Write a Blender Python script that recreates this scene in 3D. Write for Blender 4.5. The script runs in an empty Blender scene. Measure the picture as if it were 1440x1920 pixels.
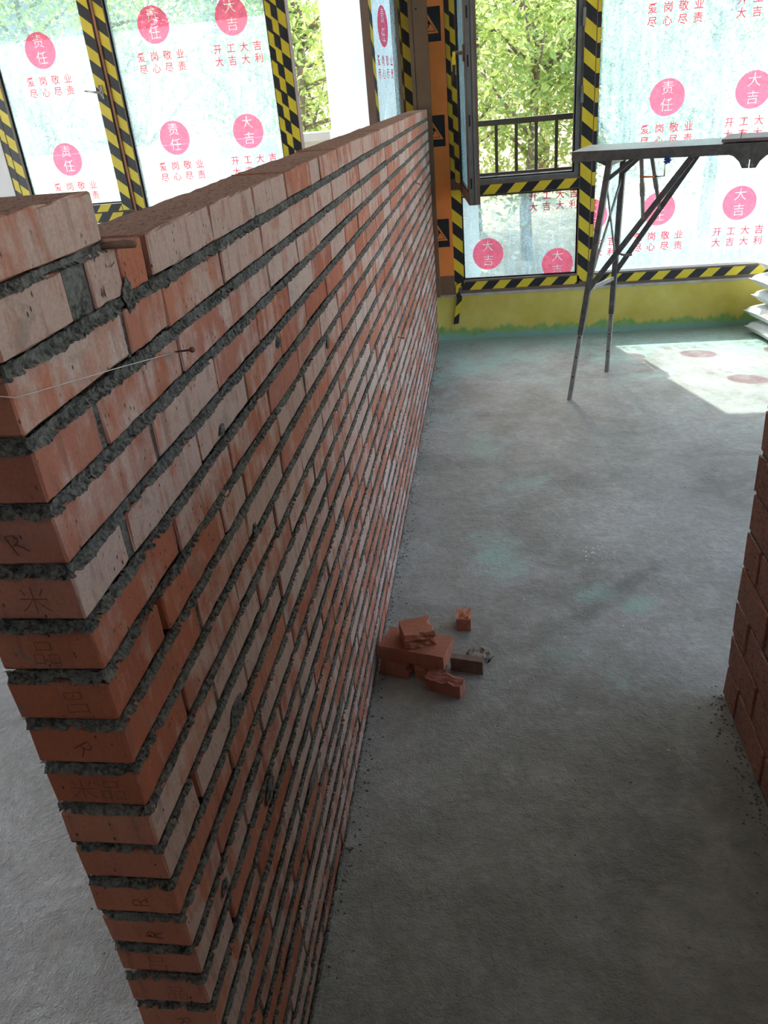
import bpy, bmesh, math, random
import numpy as np
from mathutils import Vector, Matrix, noise

random.seed(7)
sc = bpy.context.scene
COL = sc.collection
R = math.radians

# ------------------------------------------------------------------ camera
CAM = Vector((0.412, -0.6025, 1.7419)); FPX = 1468.3
YAW, PIT, ROL = -0.16137, -0.49024, -0.09524
Fv = Vector((math.sin(YAW)*math.cos(PIT), math.cos(YAW)*math.cos(PIT), math.sin(PIT)))
R0 = Vector((math.cos(YAW), -math.sin(YAW), 0)); U0 = R0.cross(Fv)
Rv = R0*math.cos(ROL)+U0*math.sin(ROL); Uv = -R0*math.sin(ROL)+U0*math.cos(ROL)
cd = bpy.data.cameras.new('camera'); cam = bpy.data.objects.new('camera', cd); COL.objects.link(cam)
M = Matrix((Rv, Uv, -Fv)).transposed().to_4x4(); M.translation = CAM
cam.matrix_world = M
cd.sensor_fit = 'VERTICAL'; cd.sensor_height = 36.0; cd.lens = 36.0*FPX/1920.0
cd.clip_start = 0.02; cd.clip_end = 200
sc.camera = cam

def project(p):
    d = Vector(p)-CAM; z = d.dot(Fv)
    if z < 0.05: return None
    return (720+FPX*d.dot(Rv)/z, 960-FPX*d.dot(Uv)/z)

# ------------------------------------------------------------------ world, sun, exposure
SUN_EL = R(50.8); SH = Vector((0.31, -1.0, 0)).normalized()
w = bpy.data.worlds.new('sky'); sc.world = w; w.use_nodes = True
wn = w.node_tree; wn.nodes.clear()
wo = wn.nodes.new('ShaderNodeOutputWorld'); wb = wn.nodes.new('ShaderNodeBackground')
sk = wn.nodes.new('ShaderNodeTexSky'); sk.sky_type = 'NISHITA'; sk.sun_disc = False
sk.sun_elevation = SUN_EL; sk.sun_rotation = math.atan2(-SH.x, -SH.y)
sk.air_density = 1.0; sk.dust_density = 3.5; sk.ozone_density = 0.6
wn.links.new(sk.outputs[0], wb.inputs[0]); wb.inputs[1].default_value = 0.62
wn.links.new(wb.outputs[0], wo.inputs[0])
sl = bpy.data.lights.new('sun_offscreen', 'SUN'); sl.energy = 7.0; sl.angle = R(0.6); sl.color = (1.0, 0.95, 0.86)
so = bpy.data.objects.new('sun_offscreen', sl); COL.objects.link(so)
sd = SH*math.cos(SUN_EL)+Vector((0, 0, -math.sin(SUN_EL)))
so.rotation_euler = sd.to_track_quat('-Z', 'Y').to_euler(); so.location = (-3, 14, 12)
def portal(name, loc, rot, sx, sy):          # marks a window opening for sky sampling; gives off no light of its own
    l = bpy.data.lights.new(name, 'AREA'); l.shape = 'RECTANGLE'; l.size = sx; l.size_y = sy
    l.cycles.is_portal = True
    o = bpy.data.objects.new(name, l); COL.objects.link(o); o.location = loc; o.rotation_euler = rot
portal('window_wall_portal', (0.4, 5.66, 1.48), (R(-90), 0, 0), 7.3, 2.3)
portal('window_right_offscreen', (4.52, 1.3, 1.65), (0, R(90), 0), 1.9, 7.0)
portal('window_left_offscreen', (-4.62, 2.1, 1.65), (0, R(-90), 0), 1.9, 5.0)
vs = sc.view_settings
vs.view_transform = 'Standard'; vs.look = 'None'; vs.gamma = 1.0; vs.exposure = 1.15; vs.use_curve_mapping = False
cy = sc.cycles
cy.use_denoising = True; cy.use_adaptive_sampling = True; cy.adaptive_threshold = 0.03; cy.max_bounces = 8; cy.diffuse_bounces = 4; cy.glossy_bounces = 2
cy.transmission_bounces = 6; cy.transparent_max_bounces = 10; cy.sample_clamp_indirect = 6.0

# ------------------------------------------------------------------ node helpers
class NT:
    def __init__(s, name):
        s.m = bpy.data.materials.new(name); s.m.use_nodes = True; s.t = s.m.node_tree; s.t.nodes.clear()
        s.out = s.n('ShaderNodeOutputMaterial')
    def n(s, typ, **kw):
        x = s.t.nodes.new(typ)
        for k, v in kw.items(): setattr(x, k, v)
        return x
    def l(s, a, b): s.t.links.new(a, b)
    def set(s, sock, v):
        if hasattr(v, 'is_linked') or hasattr(v, 'links'): s.l(v, sock)
        else:
            if isinstance(v, (tuple, list)) and len(v) == 3 and sock.type == 'RGBA': v = (*v, 1)
            sock.default_value = v
    def math(s, op, a, b=0.0, c=0.0, clamp=False):
        x = s.n('ShaderNodeMath', operation=op, use_clamp=clamp)
        for i, v in enumerate((a, b, c)): s.set(x.inputs[i], v)
        return x.outputs[0]
    def vmath(s, op, a, b=(0, 0, 0)):
        x = s.n('ShaderNodeVectorMath', operation=op); s.set(x.inputs[0], a)
        if op == 'SCALE': s.set(x.inputs[3], b)
        else: s.set(x.inputs[1], b)
        return x.outputs[0]
    def noise(s, vec, scale, detail=3.0, rough=0.55, dist=0.0):
        x = s.n('ShaderNodeTexNoise'); s.l(vec, x.inputs['Vector'])
        x.inputs['Scale'].default_value = scale; x.inputs['Detail'].default_value = detail
        x.inputs['Roughness'].default_value = rough; x.inputs['Distortion'].default_value = dist
        return x.outputs[0]
    def vor(s, vec, scale, feat='F1'):
        x = s.n('ShaderNodeTexVoronoi', feature=feat); s.l(vec, x.inputs['Vector']); x.inputs['Scale'].default_value = scale
        return x.outputs[0]
    def ramp(s, f, a, b, lo=0.0, hi=1.0):
        x = s.n('ShaderNodeMapRange', clamp=True); s.set(x.inputs[0], f)
        for i, v in zip((1, 2, 3, 4), (a, b, lo, hi)): s.set(x.inputs[i], v)
        return x.outputs[0]
    def mix(s, f, a, b):
        x = s.n('ShaderNodeMix', data_type='RGBA'); s.set(x.inputs[0], f); s.set(x.inputs[6], a); s.set(x.inputs[7], b)
        return x.outputs[2]
    def grad(s, f, stops):
        x = s.n('ShaderNodeValToRGB'); s.l(f, x.inputs[0]); e = x.color_ramp.elements
        while len(e) < len(stops): e.new(0.5)
        for i, (p, c) in enumerate(stops): e[i].position = p; e[i].color = (*c, 1)
        return x.outputs[0]
    def bump(s, h, strength, dist):
        x = s.n('ShaderNodeBump'); s.l(h, x.inputs['Height']); s.set(x.inputs['Strength'], strength); x.inputs['Distance'].default_value = dist
        return x.outputs[0]
    def bsdf(s, col, rough=0.8, metal=0.0, normal=None, spec=0.3):
        x = s.n('ShaderNodeBsdfPrincipled'); s.set(x.inputs['Base Color'], col); s.set(x.inputs['Roughness'], rough)
        x.inputs['Metallic'].default_value = metal; x.inputs['Specular IOR Level'].default_value = spec
        if normal: s.l(normal, x.inputs['Normal'])
        return x.outputs[0]
    def fin(s, sh): s.l(sh, s.out.inputs[0]); return s.m
    def tc(s, which='Object'): return s.n('ShaderNodeTexCoord').outputs[which]
    def scalev(s, v, sc_): return s.vmath('MULTIPLY', v, sc_)

def simple(name, col, rough=0.7, metal=0.0, var=0.15, scale=12.0, bump=0.0, spec=0.3):
    t = NT(name); v = t.tc()
    n1 = t.noise(v, scale, 4, 0.6)
    c = t.mix(t.ramp(n1, 0.3, 0.7), tuple(x*(1-var) for x in col), tuple(min(1, x*(1+var)) for x in col))
    nm = t.bump(t.noise(v, scale*8, 3), bump, 0.002) if bump else None
    return t.fin(t.bsdf(c, rough, metal, nm, spec))

def brick_material(name='fired_clay_brick', bedmix=1.0, bloom=0.0):
    t = NT(name); obj = t.tc('Object'); nrm = t.tc('Normal')
    oi = t.n('ShaderNodeObjectInfo').outputs['Random']
    geo = t.n('ShaderNodeNewGeometry'); isl = geo.outputs['Random Per Island']
    rnd = t.math('FRACT', t.math('MULTIPLY_ADD', isl, 7.31, oi))
    r2 = t.math('FRACT', t.math('MULTIPLY', rnd, 13.7)); r3 = t.math('FRACT', t.math('MULTIPLY', rnd, 41.3))
    off = t.n('ShaderNodeCombineXYZ'); t.l(t.math('MULTIPLY', rnd, 37.0), off.inputs[0]); t.l(t.math('MULTIPLY', r2, 19.0), off.inputs[1]); t.l(t.math('MULTIPLY', r3, 23.0), off.inputs[2])
    v = t.vmath('ADD', obj, off.outputs[0])
    an = t.n('ShaderNodeSeparateXYZ'); t.l(t.vmath('ABSOLUTE', nrm), an.inputs[0])
    bed = t.ramp(an.outputs[2], 0.6, 0.85); side = t.ramp(an.outputs[1], 0.6, 0.85)
    base = t.grad(rnd, [(0.0, (0.43, 0.130, 0.070)), (0.35, (0.49, 0.168, 0.095)), (0.7, (0.53, 0.205, 0.122)), (1.0, (0.45, 0.185, 0.128))])
    base = t.mix(t.ramp(t.noise(v, 9, 4), 0.35, 0.7), base, t.mix(0.5, base, (0.36, 0.11, 0.065)))
    # pale bloom drawn across the face in streaks
    st = t.noise(t.scalev(v, (34, 34, 5.0)), 1.0, 4, 0.6, 0.4)
    bl = t.noise(v, 15, 4, 0.62)
    amt = t.math('MULTIPLY_ADD', r2, 0.46, 0.24)
    f = t.math('ADD', t.math('ADD', t.math('MULTIPLY', st, 0.75), t.math('MULTIPLY', bl, 0.95)), t.math('ADD', amt, -1.18+bloom))
    f = t.math('MULTIPLY', t.ramp(f, 0.0, 0.26), t.math('MULTIPLY_ADD', side, 0.8, 0.10))
    f = t.math('MULTIPLY', f, t.math('SUBTRACT', 1.0, t.math('MULTIPLY', bed, 0.6)))
    col = t.mix(f, base, t.mix(r3, (0.575, 0.445, 0.385), (0.52, 0.375, 0.315)))
    # grey-brown scorch blotches and mortar smears
    sm = t.ramp(t.noise(v, 13, 5, 0.65, 0.8), 0.60, 0.68)
    col = t.mix(t.math('MULTIPLY', sm, 0.50), col, (0.24, 0.205, 0.175))
    gr = t.math('MULTIPLY', t.ramp(t.noise(t.scalev(v, (60, 60, 7)), 1, 4, 0.65), 0.54, 0.68), 0.50)
    col = t.mix(gr, col, (0.20, 0.10, 0.075))
    # small dark pits
    pit = t.ramp(t.vor(t.scalev(v, (1, 1, 0.55)), 110), 0.08, 0.20, 1, 0)
    pit = t.math('MULTIPLY', pit, t.ramp(t.noise(v, 24, 3), 0.50, 0.57))
    fine = t.noise(v, 260, 3, 0.7)
    col = t.mix(t.ramp(fine, 0.35, 0.65, 0.22, 0.0), col, (0.12, 0.05, 0.035))
    col = t.mix(t.math('MULTIPLY', pit, 0.9), col, (0.035, 0.028, 0.025))
    # rough wire-cut bed faces
    rg = t.noise(t.scalev(v, (70, 150, 90)), 1.0, 5, 0.7, 1.5)
    colb = t.mix(t.ramp(rg, 0.36 if bedmix > 0.5 else 0.29, 0.52 if bedmix > 0.5 else 0.44), (0.115, 0.065, 0.048), t.mix(0.5*bedmix, base, (0.47, 0.33, 0.27)))
    col = t.mix(bed, col, colb)
    h = t.math('ADD', t.math('MULTIPLY', t.noise(v, 160, 4, 0.6), 0.25), t.math('MULTIPLY', pit, -0.6))
    h = t.math('ADD', h, t.math('MULTIPLY', t.noise(t.scalev(v, (50, 50, 6)), 1, 2), 0.25))
    h = t.math('ADD', h, t.math('MULTIPLY', t.math('MULTIPLY', rg, bed), 3.2))
    return t.fin(t.bsdf(col, 0.86, 0, t.bump(h, 0.75, 0.004), 0.22))

def mortar_material():
    t = NT('grey_cement_mortar'); v = t.tc()
    n1 = t.noise(v, 130, 6, 0.75); n2 = t.noise(v, 7, 3)
    c = t.mix(t.ramp(n1, 0.40, 0.60), (0.035, 0.034, 0.030), (0.235, 0.228, 0.200))
    c = t.mix(t.ramp(n2, 0.45, 0.7), c, t.mix(0.5, c, (0.27, 0.275, 0.255)))
    return t.fin(t.bsdf(c, 0.95, 0, t.bump(t.noise(v, 190, 5, 0.7), 0.9, 0.005), 0.15))

def floor_material():
    t = NT('bare_screed_floor'); v = t.tc()
    n1 = t.noise(v, 1.3, 5, 0.6, 0.6); n2 = t.noise(v, 6, 5, 0.65, 0.3); n3 = t.noise(v, 45, 4, 0.6)
    c = t.mix(t.ramp(n1, 0.35, 0.68), (0.18, 0.172, 0.150), (0.365, 0.357, 0.335))
    c = t.mix(t.math('MULTIPLY', t.ramp(n2, 0.45, 0.72), 0.5), c, (0.46, 0.46, 0.45))
    c = t.mix(t.math('MULTIPLY', t.ramp(t.noise(v, 2.6, 4, 0.6, 1.0), 0.55, 0.75), 0.5), c, (0.17, 0.155, 0.13))
    p = t.n('ShaderNodeSeparateXYZ'); t.l(v, p.inputs[0])
    c = t.mix(t.ramp(t.noise(v, 28, 6, 0.75, 0.5), 0.40, 0.62, 0.35, 0.0), c, (0.13, 0.125, 0.11))
    # worn turquoise paint: strong along the window wall, scraps elsewhere
    edge = t.ramp(p.outputs[1], 4.0, 5.4, 0.0, 0.34)
    g = t.ramp(t.math('ADD', t.math('MULTIPLY', t.noise(v, 2.1, 6, 0.62, 0.4), 1.0), edge), 0.60, 0.78)
    g = t.math('MULTIPLY', g, t.ramp(t.noise(v, 22, 4, 0.7), 0.3, 0.62, 0.25, 1.0))
    c = t.mix(t.math('MULTIPLY', g, 0.72), c, (0.27, 0.45, 0.385))
    # scraps of turquoise paint and scuffed dirt with places of their own
    nz = t.noise(v, 9, 5, 0.65); nzf = t.noise(v, 60, 3, 0.7)
    def blotch(c, x, y, rx, ry, ang, col, k):
        dx = t.math('ADD', p.outputs[0], -x); dy = t.math('ADD', p.outputs[1], -y); ca, sa = math.cos(ang), math.sin(ang)
        a = t.math('DIVIDE', t.math('ADD', t.math('MULTIPLY', dx, ca), t.math('MULTIPLY', dy, sa)), rx); b = t.math('DIVIDE', t.math('SUBTRACT', t.math('MULTIPLY', dy, ca), t.math('MULTIPLY', dx, sa)), ry)
        d = t.math('SQRT', t.math('ADD', t.math('MULTIPLY', a, a), t.math('MULTIPLY', b, b)))
        f = t.ramp(t.math('ADD', d, t.math('ADD', t.math('MULTIPLY', nz, 2.6), t.math('MULTIPLY', nzf, 1.1))), 2.0, 2.9, k, 0.0)
        return t.mix(f, c, col)
    TQ = (0.25, 0.42, 0.355)
    for a_ in ((0.41, 2.22, 0.13, 0.22, 0.2, TQ, 0.6), (0.80, 1.93, 0.10, 0.08, 0.5, TQ, 0.7), (0.93, 1.87, 0.10, 0.06, 0.5, TQ, 0.6), (0.35, 3.35, 0.16, 0.25, 0, TQ, 0.35), (0.55, 2.9, 0.16, 0.12, 0.3, TQ, 0.35), (0.28, 4.75, 0.22, 0.3, 0, TQ, 0.55),
               (0.92, 2.02, 0.26, 0.05, 0.72, (0.10, 0.092, 0.082), 0.6), (0.75, 1.82, 0.22, 0.05, 0.72, (0.12, 0.11, 0.095), 0.6), (1.6, 3.17, 0.22, 0.05, 0.1, (0.17, 0.14, 0.125), 0.6), (0.33, 3.80, 0.10, 0.08, 0, (0.13, 0.125, 0.115), 0.6),
               ): c = blotch(c, *a_)
    # trowel scratches and dark grit
    sc1 = t.noise(t.scalev(v, (9, 55, 1)), 1.0, 5, 0.7, 1.6)
    c = t.mix(t.math('MULTIPLY', t.ramp(sc1, 0.58, 0.72), 0.35), c, (0.20, 0.20, 0.19))
    sp = t.math('MULTIPLY', t.ramp(t.vor(v, 42), 0.04, 0.11, 1, 0), t.ramp(t.noise(v, 11, 2), 0.55, 0.62))
    c = t.mix(t.math('MULTIPLY', sp, 0.85), c, (0.06, 0.055, 0.05))
    sw = t.math('MULTIPLY', t.ramp(t.vor(v, 31), 0.03, 0.07, 1, 0), t.ramp(t.noise(v, 5, 2), 0.62, 0.68))
    c = t.mix(t.math('MULTIPLY', sw, 0.6), c, (0.62, 0.62, 0.6))
    h = t.math('ADD', t.math('MULTIPLY', n3, 0.5), t.math('ADD', t.math('MULTIPLY', sc1, 0.12), t.math('MULTIPLY', n2, 1.6)))
    h = t.math('ADD', h, t.math('MULTIPLY', t.noise(v, 170, 3, 0.6), 0.35))
    return t.fin(t.bsdf(c, t.ramp(n2, 0.3, 0.7, 0.55, 0.8), 0, t.bump(h, 0.9, 0.009), 0.35))

def sill_wall_material():
    t = NT('yellow_painted_dado'); v = t.tc(); p = t.n('ShaderNodeSeparateXYZ'); t.l(v, p.inputs[0])
    n1 = t.noise(v, 5, 5, 0.6); n2 = t.noise(v, 14, 5, 0.65)
    c = t.mix(t.ramp(n1, 0.35, 0.7), (0.53, 0.425, 0.07), (0.66, 0.55, 0.14))
    c = t.mix(t.math('MULTIPLY', t.ramp(t.noise(v, 9, 4, 0.6), 0.6, 0.75), 0.4), c, (0.55, 0.52, 0.32))
    # green paint lapping up unevenly from the floor
    lim = t.math('ADD', t.math('MULTIPLY', t.noise(t.scalev(v, (11, 11, 2.0)), 1.0, 5, 0.65), 0.20), -0.015)
    g = t.ramp(t.math('SUBTRACT', lim, p.outputs[2]), -0.012, 0.012)
    c = t.mix(g, c, t.mix(t.ramp(n2, 0.35, 0.65), (0.17, 0.34, 0.10), (0.30, 0.42, 0.12)))
    g2 = t.ramp(t.math('SUBTRACT', t.math('MULTIPLY', n2, 0.09), p.outputs[2]), -0.008, 0.012)
    c = t.mix(g2, c, (0.22, 0.38, 0.29))
    return t.fin(t.bsdf(c, 0.6, 0, t.bump(n2, 0.4, 0.004), 0.35))

def film_material(name, tint_t, tint_d, frost):
    t = NT(name); v = t.tc()
    n1 = t.noise(v, 130, 3, 0.6); n2 = t.noise(t.scalev(v, (30, 30, 6)), 1, 4, 0.6, 0.5); n3 = t.noise(v, 2.2, 4)
    f = t.math('ADD', t.math('MULTIPLY', n1, 0.55), t.math('ADD', t.math('MULTIPLY', n2, 0.45), t.math('MULTIPLY', n3, 0.35)))
    f = t.ramp(f, 0.45, 0.95, frost-0.30, frost+0.40)
    # pale scratches and creases
    s1 = t.noise(t.scalev(v, (9, 9, 55)), 1, 2, 0.5, 1.8); cr = t.ramp(t.math('ABSOLUTE', t.math('ADD', s1, -0.5)), 0.0, 0.012, 1, 0)
    cr = t.math('MULTIPLY', cr, t.ramp(n3, 0.5, 0.62))
    f = t.math('ADD', f, t.math('MULTIPLY', cr, 0.3), clamp=True)
    tr = t.n('ShaderNodeBsdfTransparent'); tr.inputs[0].default_value = (*tint_t, 1)
    tl = t.n('ShaderNodeBsdfTranslucent'); tl.inputs[0].default_value = (*tint_d, 1)
    df = t.n('ShaderNodeBsdfDiffuse'); df.inputs[0].default_value = (*tint_d, 1)
    m1 = t.n('ShaderNodeMixShader'); m1.inputs[0].default_value = 0.25; t.l(tl.outputs[0], m1.inputs[1]); t.l(df.outputs[0], m1.inputs[2])
    m2 = t.n('ShaderNodeMixShader'); t.l(f, m2.inputs[0]); t.l(tr.outputs[0], m2.inputs[1]); t.l(m1.outputs[0], m2.inputs[2])
    return t.fin(m2.outputs[0])

def tape_material():
    t = NT('black_yellow_hazard_tape'); uv = t.n('ShaderNodeSeparateXYZ'); t.l(t.tc('UV'), uv.inputs[0])
    f = t.math('FRACT', t.math('DIVIDE', uv.outputs[0], 0.172)); k = t.math('GREATER_THAN', f, 0.5)
    v = t.tc(); n = t.noise(v, 90, 3, 0.7)
    blk = t.mix(t.ramp(n, 0.66, 0.72), (0.014, 0.016, 0.019), (0.20, 0.20, 0.20))
    yel = t.mix(t.ramp(t.noise(v, 6, 3), 0.3, 0.7), (0.62, 0.47, 0.022), (0.74, 0.59, 0.04))
    return t.fin(t.bsdf(t.mix(k, yel, blk), 0.38, 0, t.bump(t.noise(v, 25, 3), 0.25, 0.004), 0.5))

def leaf_material(name, stops):
    t = NT(name); g = t.n('ShaderNodeNewGeometry'); c = t.grad(g.outputs['Random Per Island'], stops)
    d = t.bsdf(c, 0.28, 0, None, 0.7); tl = t.n('ShaderNodeBsdfTranslucent'); t.l(t.mix(0.35, c, (0.70, 0.78, 0.22)), tl.inputs[0])
    m = t.n('ShaderNodeMixShader'); m.inputs[0].default_value = 0.45; t.l(d, m.inputs[1]); t.l(tl.outputs[0], m.inputs[2])
    return t.fin(m.outputs[0])

MAT = {}
MAT['brick'] = brick_material(); MAT['brick_raw'] = brick_material('raw_broken_brick', 0.0, -0.35); MAT['mortar'] = mortar_material(); MAT['floor'] = floor_material()
MAT['dado'] = sill_wall_material(); MAT['tape'] = tape_material()
MAT['film'] = film_material('frosted_protective_film', (0.72, 0.89, 0.90), (0.325, 0.505, 0.565), 0.37)
MAT['dot'] = film_material('pink_printed_film', (0.92, 0.14, 0.24), (0.72, 0.13, 0.20), 0.50)
MAT['white_print'] = film_material('white_print', (0.9, 0.9, 0.9), (0.93, 0.93, 0.95), 0.80)
MAT['red_print'] = film_material('red_print', (0.70, 0.08, 0.14), (0.45, 0.035, 0.07), 0.60)
MAT['bronze'] = simple('bronze_window_frame', (0.17, 0.112, 0.085), 0.45, 0.0, 0.2, 6, 0.1)
MAT['copper'] = simple('copper_brown_edge', (0.34, 0.155, 0.085), 0.45, 0.0, 0.15, 6)
MAT['gun'] = simple('dark_gunmetal_profile', (0.15, 0.165, 0.16), 0.4, 0.2, 0.2, 14, 0.1)
MAT['rubber'] = simple('black_gasket', (0.012, 0.013, 0.014), 0.7)
MAT['post'] = simple('brown_painted_post', (0.19, 0.105, 0.062), 0.55, 0, 0.12, 5, 0.1)
MAT['orange'] = simple('orange_protection_board', (0.80, 0.25, 0.06), 0.5, 0, 0.14, 4, 0.1)
MAT['black'] = simple('black_sticker', (0.018, 0.022, 0.026), 0.5, 0, 0.2, 30)
MAT['steel'] = simple('dark_worn_steel', (0.135, 0.132, 0.128), 0.45, 0.25, 0.35, 25, 0.3)
MAT['galv'] = simple('grey_galvanised_tube', (0.30, 0.285, 0.27), 0.45, 0.3, 0.3, 22, 0.2)
MAT['wood'] = simple('dusty_purple_brown_board', (0.20, 0.15, 0.145), 0.6, 0, 0.35, 9, 0.3)
MAT['plaster'] = simple('off_white_plaster', (0.76, 0.74, 0.71), 0.85, 0, 0.06, 3, 0.3)
MAT['bare'] = simple('bare_dark_render', (0.24, 0.235, 0.23), 0.9, 0, 0.2, 3, 0.3)
MAT['white_wall'] = simple('white_render', (0.60, 0.58, 0.56), 0.85, 0, 0.04, 2.0, 0.3)
MAT['yellow'] = simple('yellow_wall_paint', (0.60, 0.54, 0.06), 0.6, 0, 0.1, 4)
MAT['concrete'] = simple('pale_concrete', (0.40, 0.39, 0.36), 0.85, 0, 0.2, 12, 0.4)
MAT['chrome'] = simple('brushed_steel', (0.42, 0.41, 0.38), 0.3, 0.9, 0.15, 20)
MAT['sack'] = simple('white_woven_sack', (0.80, 0.80, 0.78), 0.6, 0, 0.08, 40, 0.5)
MAT['rail'] = simple('grey_brown_railing_paint', (0.098, 0.082, 0.068), 0.5, 0.1, 0.15, 8)
MAT['blue'] = simple('blue_plastic', (0.03, 0.07, 0.30), 0.5)
MAT['orange_p'] = simple('orange_plastic', (0.70, 0.16, 0.03), 0.45)
MAT['stamp'] = simple('dark_pressed_mark', (0.14, 0.05, 0.032), 0.9, 0, 0.3, 200)
MAT['string'] = simple('pale_nylon_line', (0.62, 0.55, 0.50), 0.5)
MAT['rust'] = simple('rusty_nail_iron', (0.16, 0.085, 0.06), 0.6, 0.4)
MAT['stick'] = simple('weathered_stick', (0.16, 0.085, 0.055), 0.8, 0, 0.4, 60)
MAT['bark'] = simple('tree_bark', (0.17, 0.13, 0.095), 0.9, 0, 0.3, 9, 0.6)
MAT['soil'] = simple('hillside_soil', (0.26, 0.20, 0.13), 0.95, 0, 0.35, 1.5, 0.5)
MAT['paving'] = simple('sunlit_paving', (0.42, 0.41, 0.38), 0.9, 0, 0.12, 1.5, 0.3)
MAT['grit'] = simple('grey_brown_grit', (0.15, 0.145, 0.13), 0.95, 0, 0.3, 50)
MAT['chip'] = simple('white_plaster_chip', (0.72, 0.72, 0.70), 0.8)
MAT['grey_bld'] = simple('grey_render', (0.25, 0.25, 0.26), 0.85)
MAT['leaf_a'] = leaf_material('bright_leaves', [(0.0, (0.12, 0.24, 0.05)), (0.45, (0.24, 0.38, 0.09)), (0.8, (0.44, 0.54, 0.16)), (1.0, (0.70, 0.72, 0.30))])
MAT['leaf_b'] = leaf_material('mid_green_leaves', [(0.0, (0.07, 0.16, 0.05)), (0.5, (0.15, 0.28, 0.085)), (0.85, (0.30, 0.42, 0.15)), (1.0, (0.52, 0.58, 0.28))])

# ------------------------------------------------------------------ mesh helpers
class MB:
    def __init__(s): s.v = []; s.f = []; s.uv = {}
    def quad(s, *p):
        i = len(s.v); s.v += [tuple(q) for q in p]; s.f.append(tuple(range(i, i+len(p)))); return s
    def box(s, x0, x1, y0, y1, z0, z1):
        i = len(s.v)
        s.v += [(x0, y0, z0), (x1, y0, z0), (x1, y1, z0), (x0, y1, z0), (x0, y0, z1), (x1, y0, z1), (x1, y1, z1), (x0, y1, z1)]
        for f in ((0, 3, 2, 1), (4, 5, 6, 7), (0, 1, 5, 4), (1, 2, 6, 5), (2, 3, 7, 6), (3, 0, 4, 7)): s.f.append(tuple(i+k for k in f))
        return s
    def bar(s, a, b, wx, wy, up=(0, 0, 1)):
        a = Vector(a); b = Vector(b); d = (b-a).normalized(); u = Vector(up)
        if abs(d.dot(u)) > 0.95: u = Vector((0, 1, 0))
        e1 = d.cross(u).normalized(); e2 = e1.cross(d).normalized(); i = len(s.v)
        for q in (a, b):
            for sx, sy in ((-1, -1), (1, -1), (1, 1), (-1, 1)): s.v.append(tuple(q+e1*sx*wx/2+e2*sy*wy/2))
        for f in ((0, 1, 2, 3), (7, 6, 5, 4), (0, 4, 5, 1), (1, 5, 6, 2), (2, 6, 7, 3), (3, 7, 4, 0)): s.f.append(tuple(i+k for k in f))
        return s
    def tube(s, pts, r, n=8, caps=True):
        pts = [Vector(p) for p in pts]; rr = r if isinstance(r, (list, tuple)) else [r]*len(pts); base = len(s.v)
        for k, p in enumerate(pts):
            d = (pts[min(k+1, len(pts)-1)]-pts[max(k-1, 0)]).normalized()
            u = Vector((0, 0, 1)) if abs(d.z) < 0.9 else Vector((1, 0, 0))
            e1 = d.cross(u).normalized(); e2 = e1.cross(d)
            for j in range(n):
                a = 2*math.pi*j/n; s.v.append(tuple(p+e1*math.cos(a)*rr[k]+e2*math.sin(a)*rr[k]))
        for k in range(len(pts)-1):
            for j in range(n):
                a = base+k*n+j; b = base+k*n+(j+1) % n; s.f.append((a, b, b+n, a+n))
        if caps:
            s.f.append(tuple(base+j for j in range(n))[::-1]); s.f.append(tuple(base+(len(pts)-1)*n+j for j in range(n)))
        return s
    def prism(s, poly, fn0, fn1):
        n = len(poly); i = len(s.v); s.v += [tuple(fn0(*p)) for p in poly]+[tuple(fn1(*p)) for p in poly]
        s.f.append(tuple(range(i, i+n))); s.f.append(tuple(range(i+2*n-1, i+n-1, -1)))
        for k in range(n): s.f.append((i+k, i+n+k, i+n+(k+1) % n, i+(k+1) % n))
        return s
    def mesh(s, name, mat, smooth=False):
        me = bpy.data.meshes.new(name); me.from_pydata(s.v, [], s.f)
        if s.uv:
            ul = me.uv_layers.new(name='UVMap')
            for p in me.polygons:
                for li, vi in zip(p.loop_indices, p.vertices): ul.data[li].uv = s.uv.get(vi, (0, 0))
        me.materials.append(MAT[mat] if isinstance(mat, str) else mat)
        bm = bmesh.new(); bm.from_mesh(me); bmesh.ops.recalc_face_normals(bm, faces=bm.faces); bm.to_mesh(me); bm.free()
        if smooth:
            for p in me.polygons: p.use_smooth = True
        me.update(); return me
    def build(s, name, mat, parent=None, smooth=False):
        return link(name, s.mesh(name, mat, smooth), parent)

def link(name, data, parent=None, loc=None, rot=None):
    o = bpy.data.objects.new(name, data); COL.objects.link(o)
    if parent is not None: o.parent = parent
    if loc is not None: o.location = loc
    if rot is not None: o.rotation_euler = rot
    return o
def tag(o, label=None, cat=None, group=None, kind=None):
    for k, v in (('label', label), ('category', cat), ('group', group), ('kind', kind)):
        if v: o[k] = v
    return o
def empty(name, loc=(0, 0, 0), rz=0.0):
    o = link(name, None); o.location = loc; o.rotation_euler = (0, 0, rz); o.empty_display_size = 0.1; return o

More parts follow.
